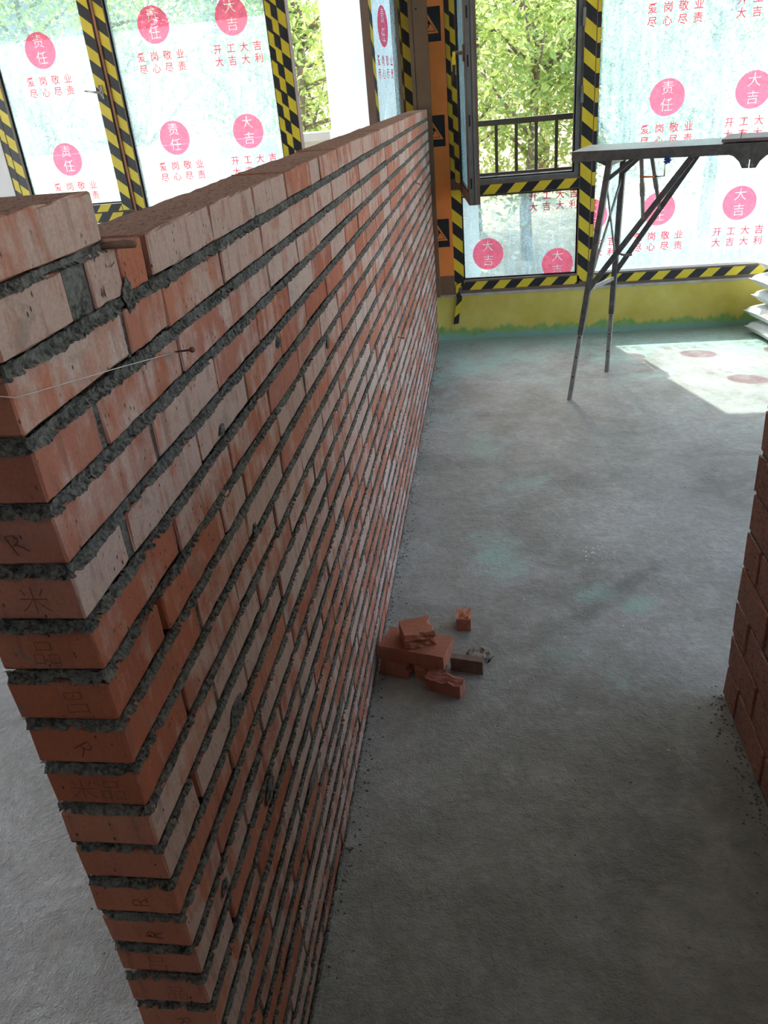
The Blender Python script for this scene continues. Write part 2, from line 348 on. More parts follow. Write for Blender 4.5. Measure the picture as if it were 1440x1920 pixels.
def tape(parent, a, b, width, slant=0.85, phase=0.0, nrm=(0, -1, 0), name='hazard_tape', wob=0.0):
    """a thin printed strip from a to b lying on a surface that faces nrm"""
    a = Vector(a); b = Vector(b); n = Vector(nrm).normalized(); d = b-a; L = d.length; d.normalize(); e = n.cross(d).normalized()
    m = MB(); k = max(1, int(L/0.25)); rows = []
    for i in range(k+1):
        c = a+d*(L*i/k)+e*(random.uniform(-1, 1)*wob); row = []
        for sgn in (-1, 1):
            for off in (0.0, 0.0006):
                m.v.append(tuple(c+e*sgn*width/2+n*off)); m.uv[len(m.v)-1] = (phase+L*i/k+slant*sgn*width/2, sgn*width/2); row.append(len(m.v)-1)
        rows.append(row)
    for p, q in zip(rows, rows[1:]):
        m.f += [(p[1], p[3], q[3], q[1]), (p[0], q[0], q[2], p[2]), (p[0], p[1], q[1], q[0]), (p[2], q[2], q[3], p[3])]
    m.f += [(rows[0][0], rows[0][2], rows[0][3], rows[0][1]), (rows[-1][0], rows[-1][1], rows[-1][3], rows[-1][2])]
    return m.build(name, 'tape', parent)

TXT = {}
def text_mesh(s, size, mat, bold=0.0):
    key = (s, size, mat)
    if key not in TXT:
        cu = bpy.data.curves.new('lettering', 'FONT'); cu.body = s; cu.size = size; cu.align_x = 'CENTER'; cu.align_y = 'CENTER'
        cu.resolution_u = 2; cu.fill_mode = 'FRONT'; cu.offset = bold
        o = bpy.data.objects.new('tmp', cu); COL.objects.link(o)
        dg = bpy.context.evaluated_depsgraph_get(); me = bpy.data.meshes.new_from_object(o.evaluated_get(dg))
        bpy.data.objects.remove(o); bpy.data.curves.remove(cu)
        me.name = 'lettering'; me.materials.clear(); me.materials.append(MAT[mat]); TXT[key] = me
    return TXT[key]
def dot_mesh(kind, r=0.111, n=48):
    """red disc with the two characters left open, so that the bare film shows through them"""
    cu = bpy.data.curves.new('dot', 'FONT'); cu.body = kind[0]+'\n'+kind[1]; cu.size = 0.086; cu.align_x = 'CENTER'; cu.align_y = 'CENTER'; cu.space_line = 1.18; cu.resolution_u = 2; cu.offset = 0.0012
    o = bpy.data.objects.new('dot', cu); COL.objects.link(o)
    for q in bpy.context.selected_objects: q.select_set(False)
    o.select_set(True); bpy.context.view_layer.objects.active = o; bpy.ops.object.convert(target='CURVE')
    o = bpy.context.view_layer.objects.active; cu = o.data; cu.dimensions = '2D'; cu.fill_mode = 'FRONT'
    sp = cu.splines.new('POLY'); sp.points.add(n-1); sp.use_cyclic_u = True
    for i, p in enumerate(sp.points): p.co = (r*math.cos(2*math.pi*i/n), r*math.sin(2*math.pi*i/n), 0, 1)
    dg = bpy.context.evaluated_depsgraph_get(); me = bpy.data.meshes.new_from_object(o.evaluated_get(dg)); bpy.data.objects.remove(o)
    me.name = 'red_dot'; me.materials.clear(); me.materials.append(MAT['dot']); return me
DOT = {k: dot_mesh(k) for k in ('责任', '大吉')}
def clip_dot(kind, xlo, xhi, ylo, yhi):
    bm = bmesh.new(); bm.from_mesh(DOT[kind])
    for co, no in (((xlo, 0, 0), (-1, 0, 0)), ((xhi, 0, 0), (1, 0, 0)), ((0, ylo, 0), (0, -1, 0)), ((0, yhi, 0), (0, 1, 0))):
        bmesh.ops.bisect_plane(bm, geom=bm.verts[:]+bm.edges[:]+bm.faces[:], plane_co=co, plane_no=no, clear_outer=True)
    me = DOT[kind].copy(); bm.to_mesh(me); bm.free(); return me
LINES = {'责任': ('爱岗敬业', '尽心尽责'), '大吉': ('开工大吉', '大吉大利')}
def motif(parent, kind, mat, bounds, cx, cz, rot=None):
    """one print repeat at cx, cz in a plane; mat maps (x, z, lift) to a location; only what lies inside bounds is printed"""
    xlo, xhi, zlo, zhi = bounds; rot = rot or (R(90), 0, 0); r = 0.111
    if xlo-r < cx < xhi+r and zlo-r < cz < zhi+r:
        inside = xlo+r <= cx <= xhi-r and zlo+r <= cz <= zhi-r
        link('red_dot', DOT[kind] if inside else clip_dot(kind, xlo-cx, xhi-cx, zlo-cz, zhi-cz), parent, mat(cx, cz, 0.0012), rot)
    for ln, dz in zip(LINES[kind], (-0.188, -0.262)):
        for i, ch in enumerate(ln):
            x = cx+0.012+(i-1.5)*0.094
            if xlo+0.025 < x < xhi-0.025 and zlo+0.03 < cz+dz < zhi-0.03:
                link('lettering', text_mesh(ch, 0.062, 'red_print', 0.0006), parent, mat(x, cz+dz, 0.0012), rot)

# ================================================================== STRUCTURE
YW = 5.42            # room face of the window wall
def struct(name, m, mat, label=None): return tag(m.build(name, mat), label, None, None, 'structure')
struct('floor', MB().box(-4.6, 4.5, -4.6, YW+0.2, -0.12, 0.0), 'floor', 'bare grey screed floor with scraps of turquoise paint')
struct('ceiling', MB().box(-4.8, 4.7, -4.8, YW+0.02, 2.75, 2.9), 'plaster', 'off white ceiling slab above the room')
struct('trim_1', MB().box(-6.0, 6.0, YW+0.02, 5.845, 2.75, 2.92), 'concrete', 'concrete eave slab outside above the windows')
sw = struct('wall_window', MB().box(-4.6, 4.5, YW, YW+0.2, 0.0, 0.335), 'dado', 'low yellow painted wall with green paint along its foot')
MB().box(-4.6, 4.5, YW-0.006, YW+0.2, 0.335, 0.352).build('sill_cap', 'concrete', sw)
MB().box(-4.6, 4.5, YW, YW+0.2, 2.69, 2.75).build('lintel', 'plaster', sw)
MB().box(-4.6, -3.30, YW, YW+0.2, 0.352, 2.69).build('side_panel', 'yellow', sw)
MB().box(-3.30, -3.165, YW-0.004, YW+0.2, 0.352, 2.69).build('side_reveal', 'plaster', sw)
MB().box(3.95, 4.5, YW, YW+0.2, 0.352, 2.69).build('side_panel', 'yellow', sw)
struct('wall_rear', MB().box(-4.8, 4.7, -4.8, -4.6, 0, 2.75), 'bare', 'bare grey rear wall of the room')
wr = struct('wall_right', MB().box(4.5, 4.7, -4.6, YW+0.2, 0, 0.7).box(4.5, 4.7, -4.6, YW+0.2, 2.6, 2.75).box(4.5, 4.7, -4.6, -2.2, 0.7, 2.6).box(4.5, 4.7, 4.8, YW+0.2, 0.7, 2.6), 'plaster', 'plastered side wall with a wide window opening')
wl = struct('wall_left', MB().box(-4.8, -4.6, -4.6, YW+0.2, 0, 0.7).box(-4.8, -4.6, -4.6, YW+0.2, 2.6, 2.75).box(-4.8, -4.6, -4.6, -0.4, 0.7, 2.6).box(-4.8, -4.6, 4.6, YW+0.2, 0.7, 2.6), 'plaster', 'plastered side wall with a long window opening')
struct('ground', MB().box(-45, 45, YW+0.2, 60, -0.7, -0.5).box(-45, -4.8, -45, YW+0.2, -0.7, -0.5).box(4.7, 45, -45, YW+0.2, -0.7, -0.5), 'paving', 'pale sunlit paving outside the windows')

# ------------------------------------------------------------------ windows
FY0, FY1, GY = YW+0.006, YW+0.10, YW+0.045
def film(parent, x0, x1, z0, z1, y=GY, name='film_covered_pane'):
    return MB().quad((x0, y, z0), (x1, y, z0), (x1, y, z1), (x0, y, z1)).build(name, 'film', parent)
def flat(y): return lambda x, z, l: (x, y-l, z)
def frame(parent, x0, x1, z0, z1, t, mat='bronze', name='frame', y0=FY0, y1=FY1):
    return MB().box(x0, x0+t, y0, y1, z0, z1).box(x1-t, x1, y0, y1, z0, z1).box(x0+t, x1-t, y0, y1, z0, z0+t).box(x0+t, x1-t, y0, y1, z1-t, z1).build(name, mat, parent)
def gasket(parent, x0, x1, z0, z1, t=0.012, y=GY-0.016):
    return MB().box(x0, x0+t, y, y+0.012, z0, z1).box(x1-t, x1, y, y+0.012, z0, z1).box(x0, x1, y, y+0.012, z0, z0+t).box(x0, x1, y, y+0.012, z1-t, z1).build('gasket', 'rubber', parent)
def lever(parent, base, tip, mat='chrome'):
    base = Vector(base); tip = Vector(tip); h = MB().box(base.x-0.014, base.x+0.014, base.y-0.008, base.y+0.004, base.z-0.045, base.z+0.045)
    k = base+Vector((0, -0.045, 0)); h.tube([base, k], 0.009).tube([k, k.lerp(tip, 0.3)+Vector((0, -0.004, 0)), tip], [0.010, 0.009, 0.006])
    return h.build('handle', mat, parent, True)
TF = FY0-0.0002

# window 1: closed casement beside the yellow wall
W1 = tag(empty('window_1', (0, 0, 0)), 'closed casement with lever handle beside the yellow wall panel', None, None, 'structure')
frame(W1, -3.165, -2.235, 0.352, 2.69, 0.05)
sash = MB().box(-3.105, -3.045, FY0-0.012, FY1-0.02, 1.12, 2.66).box(-2.335, -2.258, FY0-0.012, FY1-0.02, 1.12, 2.66).box(-3.045, -2.335, FY0-0.012, FY1-0.02, 1.12, 1.175).box(-3.045, -2.335, FY0-0.012, FY1-0.02, 2.61, 2.66).build('sash', 'bronze', W1)
MB().box(-3.115, -2.285, FY0, FY1, 1.045, 1.115).build('transom', 'bronze', W1)
f1 = film(W1, -3.045, -2.335, 1.175, 2.61); gasket(W1, -3.047, -2.333, 1.173, 2.612)
film(W1, -3.115, -2.285, 0.40, 1.045)
for z in (2.2, 1.498): motif(f1, '责任', flat(GY), (-3.045, -2.335, 1.175, 2.61), -2.702, z)
lever(W1, (-2.297, FY0-0.012, 1.908), (-2.395, FY0-0.065, 1.926))
tape(W1, (-2.297, FY0-0.0125, 2.66), (-2.297, FY0-0.0125, 1.125), 0.074, -0.85, 0.03); tape(W1, (-3.075, FY0-0.0125, 2.66), (-3.075, FY0-0.0125, 1.125), 0.058, -0.85, 0.05)
tape(W1, (-3.138, TF, 2.67), (-3.138, TF, 0.37), 0.04, -0.85, 0.10)
tape(W1, (-3.04, FY0-0.0125, 1.148), (-2.34, FY0-0.0125, 1.148), 0.05, -0.85, 0.0); tape(W1, (-3.1, TF, 1.080), (-2.26, TF, 1.080), 0.062, -0.85, 0.04)

# window 2: tall fixed light
W2 = tag(empty('window_2'), 'tall fixed pane in dotted film between two taped mullions', None, None, 'structure')
frame(W2, -2.235, -0.975, 0.352, 2.69, 0.072)
MB().box(-2.242, -2.230, FY0-0.014, FY0+0.01, 0.36, 2.69).build('cover_strip', 'copper', W2)
f2 = film(W2, -2.163, -1.047, 0.424, 2.62); gasket(W2, -2.165, -1.045, 0.422, 2.62)
for z in (2.278, 1.578, 0.878):
    motif(f2, '责任', flat(GY), (-2.163, -1.047, 0.424, 2.62), -1.845, z); motif(f2, '大吉', flat(GY), (-2.163, -1.047, 0.424, 2.62), -1.293, z)
tape(W2, (-2.196, TF, 2.67), (-2.196, TF, 0.37), 0.064, -0.85, 0.10); tape(W2, (-1.022, TF, 2.67), (-1.022, TF, 0.37), 0.046, -0.85, 0.0); tape(W2, (-0.988, TF-0.0008, 2.67), (-0.988, TF-0.0008, 0.37), 0.04, -0.85, 0.08)

# window 3: casement standing open into the room
W3 = tag(empty('window_3'), 'casement standing open with bare opening to trees and white pier', None, None, 'structure')
frame(W3, -0.967, -0.092, 0.352, 2.69, 0.06)
MB().box(-0.907, -0.152, FY0, FY1, 1.045, 1.115).build('transom', 'bronze', W3)
film(W3, -0.907, -0.152, 0.412, 1.045)
tape(W3, (-0.938, TF, 2.67), (-0.938, TF, 0.37), 0.052, -0.85, 0.12); tape(W3, (-0.122, TF, 2.67), (-0.122, TF, 0.37), 0.050, -0.85, 0.02)
def open_sash(W, hinge, direction, length, thick_side, z0, z1, th=0.05, st=0.062):
    """sash leaf in its own frame: local x runs from hinge to free edge, room face at local y = 0, body towards +y * thick_side"""
    ang = math.atan2(direction[1], direction[0]); s = link('sash', None); s.empty_display_size = 0.1
    y0, y1 = sorted((0.0, th*thick_side))
    m = MB().box(0, st, y0, y1, z0, z1).box(length-st, length, y0, y1, z0, z1).box(st, length-st, y0, y1, z0, z0+st).box(st, length-st, y0, y1, z1-st, z1)
    o = m.build('sash', 'bronze', W); bpy.data.objects.remove(s)
    o.location = (hinge[0], hinge[1], 0); o.rotation_euler = (0, 0, ang); return o
S3 = open_sash(W3, (-0.148, 5.405), (-0.112, -0.66), 0.70, 1-2*1, 1.10, 2.67)
# room face of this leaf looks towards +x: local +y after rotation
def leaf_face(lift_sign, base): return lambda x, z, l: (x, base+lift_sign*l, z)
fs = MB().quad((0.062, -0.02, 1.162), (0.638, -0.02, 1.162), (0.638, -0.02, 2.518), (0.062, -0.02, 2.518)).build('film_covered_pane', 'film', S3)
for z in (2.10, 1.40):
    cx = 0.36
    for ln in ('责任',):
        link('red_dot', DOT[ln], S3, (cx, -0.0186, z), (R(90), 0, R(180)))
        for tx, dz in zip(LINES[ln], (-0.188, -0.262)):
            for i, ch in enumerate(tx): link('lettering', text_mesh(ch, 0.062, 'red_print', 0.0006), S3, (cx-(i-1.5)*0.094, -0.0186, z+dz), (R(90), 0, R(180)))
tape(S3, (0.669, 0.0004, 2.57), (0.669, 0.0004, 1.11), 0.056, -0.85, 0.03, (0, 1, 0)); tape(S3, (0.031, 0.0004, 2.57), (0.031, 0.0004, 1.11), 0.03, -0.85, 0.06, (0, 1, 0))

# window 4: casement over a fixed lower light, leaf swung in
W4 = tag(empty('window_4'), 'bronze casement swung open above a small film covered pane', None, None, 'structure')
MB().box(0.135, 0.205, FY0, FY1, 0.352, 2.69).box(1.030, 1.112, FY0, FY1, 0.352, 2.69).box(0.205, 1.030, FY0, FY1, 0.352, 0.448).box(0.205, 1.030, FY0, FY1, 2.62, 2.69).build('frame', 'bronze', W4)
MB().box(0.205, 1.030, FY0, FY1, 1.035, 1.115).build('transom', 'bronze', W4)
MB().box(0.205, 0.225, FY0+0.012, FY1+0.01, 1.115, 2.62).box(0.995, 1.030, FY0+0.012, FY1+0.01, 1.115, 2.62).box(0.225, 0.995, FY0+0.012, FY1+0.01, 1.115, 1.14).build('rebate', 'gun', W4)
MB().box(0.985, 0.996, FY0+0.03, FY1+0.01, 1.14, 2.62).box(0.225, 0.985, FY0+0.03, FY1+0.01, 1.139, 1.15).build('gasket', 'rubber', W4)
for z in (1.62, 2.06): MB().box(1.022, 1.040, FY0-0.008, FY0+0.012, z-0.05, z+0.05).build('strike_plate', 'chrome', W4)
f4 = film(W4, 0.205, 1.030, 0.448, 1.035); gasket(W4, 0.203, 1.032, 0.446, 1.037)
b4 = (0.205, 1.030, 0.448, 1.035)
motif(f4, '大吉', flat(GY), b4, 0.388, 0.622); motif(f4, '大吉', flat(GY), b4, 0.893, 0.521); motif(f4, '大吉', flat(GY), b4, 0.845, 1.185)
tape(W4, (0.152, TF, 2.67), (0.152, TF, 1.16), 0.030, -0.85, 0.0); tape(W4, (0.186, TF-0.0008, 2.67), (0.186, TF-0.0008, 1.13), 0.034, -0.85, 0.09)
tape(W4, (0.170, TF-0.0008, 1.085), (0.170, TF-0.0008, 0.40), 0.072, -0.85, 0.02)
tape(W4, (0.215, TF, 1.072), (1.03, TF, 1.072), 0.062, -0.95, 0.0); tape(W4, (0.19, TF, 0.405), (1.05, TF, 0.405), 0.060, -0.95, 0.09)
tape(W4, (1.072, TF, 2.67), (1.072, TF, 0.39), 0.074, -0.85, 0.05)
ht = MB(); hp = [(0.168, 0.43), (0.150, 0.385), (0.168, 0.33), (0.158, 0.255), (0.142, 0.19), (0.136, 0.13)]; hy = [0.0, -0.012, -0.02, -0.016, -0.013, -0.016]; acc = 0
for i, ((x, z), dy) in enumerate(zip(hp, hy)):
    wdt = 0.020 if i != 1 else 0.010
    for sgn in (-1, 1):
        ht.v.append((x+sgn*wdt, YW-0.006+dy, z+sgn*0.003)); ht.uv[len(ht.v)-1] = (acc+0.8*sgn*wdt, 0)
    acc += 0.066
for i in range(len(hp)-1): ht.f.append((2*i, 2*i+1, 2*i+3, 2*i+2))
hto = ht.build('loose_tape_end', 'tape', W4); md = hto.modifiers.new('thickness', 'SOLIDIFY'); md.thickness = 0.0006
# the leaf
S4 = open_sash(W4, (0.203, 5.40), (0.078, -0.755), 0.775, 1, 1.075, 2.57, 0.068, 0.07)
MB().box(0.7755, 0.777, 0.004, 0.030, 1.085, 2.56).box(0.7755, 0.780, 0.036, 0.052, 1.080, 2.565).build('lock_channel', 'gun', S4)
lk = MB()
for z in (1.20, 1.55, 1.86, 2.1, 2.33): lk.box(0.7768, 0.7785, 0.010, 0.020, z-0.03, z+0.03)
lk.build('lock_slot', 'rubber', S4)
MB().quad((0.07, 0.012, 1.145), (0.705, 0.012, 1.145), (0.705, 0.012, 2.50), (0.07, 0.012, 2.50)).build('film_covered_pane', 'film', S4)
MB().box(0.07, 0.082, -0.001, 0.02, 1.145, 2.61).box(0.693, 0.705, -0.001, 0.02, 1.145, 2.61).box(0.082, 0.693, -0.001, 0.02, 1.145, 1.157).build('gasket', 'rubber', S4)
hm = MB().box(0.725, 0.755, -0.012, 0.0, 1.86, 1.945).tube([(0.74, 0, 1.905), (0.74, -0.066, 1.908)], 0.010)
hm.build('handle', 'bronze', S4, True)
hl = MB().bar((0.74, -0.060, 1.912), (0.738, -0.066, 1.765), 0.022, 0.016)
for i in range(8): hl.uv[i] = (0.02 if i < 4 else 0.17, 0)
hl.build('taped_grip', 'tape', S4)

# window 5 and 6: large fixed lights
W5 = tag(empty('window_5'), 'large fixed pane in frosted film printed with rows of red dots', None, None, 'structure')
MB().box(1.112, 1.140, FY0, FY1, 0.352, 2.69).box(2.72, 2.79, FY0, FY1, 0.352, 2.69).box(1.140, 2.72, FY0, FY1, 0.352, 0.445).box(1.140, 2.72, FY0, FY1, 2.62, 2.69).build('frame', 'bronze', W5)
f5 = film(W5, 1.140, 2.72, 0.445, 2.62); b5 = (1.140, 2.72, 0.445, 2.62)
for z in (2.25, 1.554, 0.856):
    motif(f5, '责任', flat(GY), b5, 1.588, z); motif(f5, '大吉', flat(GY), b5, 2.130, z); motif(f5, '责任', flat(GY), b5, 2.672, z)
motif(f5, '大吉', flat(GY), b5, 1.125, 0.84)
tape(W5, (1.126, TF, 2.67), (1.126, TF, 0.40), 0.022, 0.0, 0.01)
tape(W5, (1.10, TF-0.0008, 0.402), (2.75, TF-0.0008, 0.402), 0.060, -1.0, 0.03)
MB().box(1.14, 2.72, FY0, GY, 0.445, 0.462).build('bead', 'plaster', W5)
W6 = tag(empty('window_6'), 'fixed film covered pane at the end of the window wall', None, None, 'structure')
frame(W6, 2.79, 3.95, 0.352, 2.69, 0.07); film(W6, 2.86, 3.88, 0.422, 2.62)

# the brown post and the orange board between the two groups of windows
POST = tag(MB().box(-0.092, 0.028, 5.345, YW+0.05, 0.352, 2.75).build('trim_2', 'post'), 'brown painted steel post at the end of the brick wall', None, None, 'structure')
MB().tube([(-0.039, 5.3452, 2.194), (-0.039, 5.343, 2.194)], 0.006, 10).build('screw_hole', 'rubber', POST)
MB().box(-0.066, -0.063, 5.3435, 5.345, 0.36, 2.75).build('seam', 'rubber', POST)
ORB = tag(MB().box(-0.09, 0.135, 5.408, YW+0.05, 0.492, 2.75).build('trim_3', 'orange'), 'orange protection board with warning stickers beside the brown post', None, None, 'structure')
MB().box(-0.09, 0.135, 5.404, YW+0.04, 0.352, 0.492).build('base_board', 'post', ORB)
for zc in (2.105, 1.475, 0.80):
    st = MB().box(-0.072, 0.112, 5.4065, 5.408, zc-0.098, zc+0.098).build('warning_sticker', 'black', ORB)
    m = MB(); cx = 0.022; y = 5.4063; outer = [(0, 0.070), (0.076, -0.052), (-0.076, -0.052)]; inner = [(0, 0.048), (0.058, -0.041), (-0.058, -0.041)]
    for k in range(3):
        a, b = outer[k], outer[(k+1) % 3]; c, d = inner[(k+1) % 3], inner[k]
        m.quad(*[(cx+q[0], y, zc+q[1]) for q in (a, b, c, d)])
    pile = [(0.052, -0.037), (-0.004, -0.037), (0.012, -0.014), (0.020, -0.004), (0.026, 0.003), (0.034, -0.010)]
    m.quad(*[(cx+px, y, zc+pz) for px, pz in pile])
    m.quad(*[(cx+0.004+0.0075*math.cos(i*0.785), y, zc+0.024+0.0075*math.sin(i*0.785)) for i in range(8)])
    for a, b, wd in (((-0.002, 0.016), (-0.014, -0.012), 0.009), ((0.0, 0.012), (0.010, -0.004), 0.004), ((0.010, -0.004), (0.018, -0.006), 0.004), ((-0.012, -0.010), (-0.004, -0.036), 0.006), ((-0.014, -0.010), (-0.026, -0.036), 0.006)):
        d = Vector((b[0]-a[0], b[1]-a[1])).normalized(); nx, nz = -d.y*wd/2, d.x*wd/2
        m.quad((cx+a[0]+nx, y, zc+a[1]+nz), (cx+b[0]+nx, y, zc+b[1]+nz), (cx+b[0]-nx, y, zc+b[1]-nz), (cx+a[0]-nx, y, zc+a[1]-nz))
    link('warning_symbol', m.mesh('warning_symbol', 'orange'), st)

# ================================================================== BRICK PARTITION
def brick_mesh(l, wd, h, seed, detail=0, chip=0.0):
    """a bevelled, slightly uneven brick; detail cuts the edges finer so they can be ragged"""
    rng = random.Random(seed); bm = bmesh.new(); bmesh.ops.create_cube(bm, size=1.0)
    for v in bm.verts: v.co = Vector((v.co.x*l, v.co.y*wd, v.co.z*h))+Vector([rng.uniform(-1, 1)*0.0012 for _ in range(3)])
    if detail:
        es = [e for e in bm.edges if abs((e.verts[0].co-e.verts[1].co).x) > l*0.5]; bmesh.ops.subdivide_edges(bm, edges=es, cuts=detail, use_grid_fill=True)
    bmesh.ops.bevel(bm, geom=[e for e in bm.edges if len(e.link_faces) == 2 and e.calc_face_angle(0) > 0.6], offset=0.0022, segments=1, affect='EDGES')
    if detail or chip:
        for v in bm.verts:
            if abs(v.co.z) > h*0.42:
                v.co.z += rng.uniform(-1, 0.3)*math.copysign(0.0016+chip, v.co.z); v.co.y += rng.uniform(-1, 0.2)*math.copysign(0.0010, v.co.y)
    me = bpy.data.meshes.new('brick'); bm.to_mesh(me); bm.free(); me.materials.append(MAT['brick']); return me
def quant(x): return round(x/0.004)*0.004
BM = {}
def get_brick(l, near, k):
    key = (quant(l), near, k % (8 if near else 5))
    if key not in BM: BM[key] = brick_mesh(key[0], 0.115, 0.053, hash(key) & 0xffff, 7 if near else 0)
    return BM[key]
WL = 5.335; PITCH = 0.0668; NC = 24; Z0 = 1.618; TH = 0.115
PART = tag(empty('brick_partition_wall', (0, 0, 0)), 'half built red brick partition wall with thick grey mortar beds reaching the windows', 'brick wall')
rng = random.Random(21); ENTRIES = []; PERP = []
def add(y0, y1, n, z=None): ENTRIES.append((y0, y1, n, (Z0-PITCH*n-0.0265) if z is None else z))
for n in range(NC):
    y = 0.0
    if n == 0:
        for a, b in ((0.0, 0.138), (0.184, 0.258), (0.264, 0.331)): add(a, b, 0)
        PERP.append((0.138, 0.184, 0)); y = 0.345
    elif n % 2 == 0:
        a = rng.uniform(0.112, 0.150); add(0, a, n); y = a+rng.uniform(0.006, 0.016); PERP.append((a, y, n)) if rng.random() < 0.5 else None
    if n and n % 2: y = rng.uniform(-0.003, 0.003)
    while y < WL-0.03:
        l = rng.choice((0.236, 0.240, 0.240, 0.244)); 
        if rng.random() < 0.03: l = 0.116
        e = min(y+l, WL)
        if e-y > 0.04: add(y, e, n)
        g = rng.choice((0.004, 0.005, 0.006, 0.007, 0.009, 0.012)); 
        if True: PERP.append((e, e+g, n))
        y = e+g
add(-0.004, 0.234, -1, 1.624+0.0265)
def area(e):
    y0, y1, n, z = e; ps = [project((0, y, z+d)) for y, d in ((y0, -0.0265), (y1, -0.0265), (y1, 0.0265), (y0, 0.0265))]
    if None in ps: return 0
    if all(p[0] < 0 or p[0] > 1440 or p[1] < -5 or p[1] > 1920 for p in ps): return 0.0
    return abs(sum(ps[i][0]*ps[(i+1) % 4][1]-ps[(i+1) % 4][0]*ps[i][1] for i in range(4)))/2
ENTRIES.sort(key=area, reverse=True)
FIRST = {}
rest = []
for i, (y0, y1, n, z) in enumerate(ENTRIES):
    jx = rng.uniform(-0.0016, 0.0010); jz = rng.uniform(-0.0012, 0.0012); rr = rng.uniform(-0.004, 0.004)
    if i < 299:
        o = link('brick', get_brick(y1-y0, y0 < 1.1, rng.randrange(99)), PART, (-TH/2+jx, (y0+y1)/2, z+jz), (rng.uniform(-0.004, 0.004), 0, R(90)+rr*0.5+(math.pi if rng.random() < 0.5 else 0)))
        if abs(y0) < 0.02: FIRST[n] = o
        if n == 0 and abs(y0-0.184) < 1e-6: MARKED = o
    else: rest.append(((y0+y1)/2, y1-y0, z+jz, jx))
# bricks too small to pick apart, one mesh; local x runs along the wall like in the single bricks
tm = brick_mesh(1.0, 0.115, 0.053, 5); tv = np.empty(len(tm.vertices)*3); tm.vertices.foreach_get('co', tv); tv = tv.reshape(-1, 3)
tf = [tuple(p.vertices) for p in tm.polygons]; m = MB()
for yc, l, z, jx in rest:
    b = len(m.v)
    for q in tv:
        sx = math.copysign(1, q[0])*(l/2-(0.5-abs(q[0]))); m.v.append((yc+sx, TH/2-jx+q[1]-TH/2+TH/2, z+q[2]))
    m.f += [tuple(b+k for k in f) for f in tf]
me = m.mesh('brick_far', 'brick'); far = link('brick_far', me, PART, (0, 0, 0), (0, 0, R(90))); far['kind'] = 'stuff'

# mortar: a core, ragged bed joints on each face, filled perpends
MB().box(-TH+0.012, -0.012, 0.012, WL-0.006, 0.0, 1.608).build('mortar_core', 'mortar', PART)
def n1(a, b, c=0.0): return noise.noise(Vector((a, b, c)))
def bed(z0, z1, seed, ya=0.0, yb=WL, wrap=True):
    """mortar squeezed out between two courses, wrapping round the near end"""
    m = MB(); path = []
    if wrap:
        x = -TH+0.002
        while x < -0.003: path.append((x, ya, 0, -1)); x += 0.004
    y = ya
    while y < yb:
        path.append((0, y, 1, 0)); y += 0.0035 if y < 0.8 else (0.006 if y < 2 else 0.014)
    prev = None; s = 0.0
    for (x, y, nx, ny) in path:
        k = x*1.0+y; h = z1-z0
        lo = 0.0016+0.0036*n1(k*55, seed, 1)+0.003*n1(k*9, seed, 2)+random.uniform(-1, 1)*0.0015
        up = 0.0010+0.0030*n1(k*60, seed, 3)+0.003*n1(k*8, seed, 4)+random.uniform(-1, 1)*0.0013
        lo = max(-0.004, min(0.007, lo)); up = max(-0.004, min(0.006, up))
        d = -0.0030+0.0035*n1(k*30, seed, 5)+random.uniform(-1, 1)*0.0018
        row = []
        for zz, dd in ((z0-lo, 0.0024 if lo > 0 else -0.004), (z0+0.25*h, d), (z0+0.6*h, d+0.0012*n1(k*80, seed, 6)), (z1-0.1*h, d*0.8), (z1+up, 0.0024 if up > 0 else -0.004)):
            row.append(len(m.v)); m.v.append((x+nx*dd, y+ny*dd, zz))
        if prev:
            for a in range(4): m.f.append((prev[a], row[a], row[a+1], prev[a+1]))
        prev = row
    return m.build('mortar_bed', 'mortar', PART)
for n in range(NC):
    zt = Z0-PITCH*n-0.053; zb = zt-(PITCH-0.053) if n < NC-1 else 0.0
    bed(zb, zt, n*3.7)
bed(1.6172, 1.6262, 99.5, 0.0, 0.235)
m = MB()
for a, b, n in PERP:
    zt = Z0-PITCH*n
    m.box(-0.03, -0.0035 if b-a > 0.02 else -0.0035, a-0.001, b+0.001, zt-0.056, zt-0.003)
m.build('perpend_mortar', 'mortar', PART)
# mortar smears standing on the face, each a thin ragged pat
def pat(y, z, ry, rz, seed):
    m = MB(); k = 16; c = (0.0052, y, z); m.v.append(c)
    for i in range(k):
        a = 2*math.pi*i/k; q = 1+0.45*n1(seed+math.cos(a)*1.5, seed*2+math.sin(a)*1.5)+random.uniform(-0.15, 0.15); m.v.append((0.0015, y+ry*q*math.cos(a), z+rz*q*math.sin(a)))
    for i in range(k): m.f.append((0, 1+i, 1+(i+1) % k))
    return m.build('mortar_smear', 'mortar', PART)
for i, a in enumerate(((0.262, 1.562, 0.014, 0.017), (0.30, 0.905, 0.03, 0.016), (0.36, 0.66, 0.03, 0.02), (0.53, 1.10, 0.012, 0.014), (0.62, 0.55, 0.05, 0.014), (0.60, 0.42, 0.06, 0.018), (0.85, 1.335, 0.02, 0.012), (1.3, 1.2, 0.02, 0.016), (0.47, 1.31, 0.012, 0.010), (0.9, 0.34, 0.07, 0.012), (0.12, 0.72, 0.014, 0.012))): pat(*a, i*3.1)
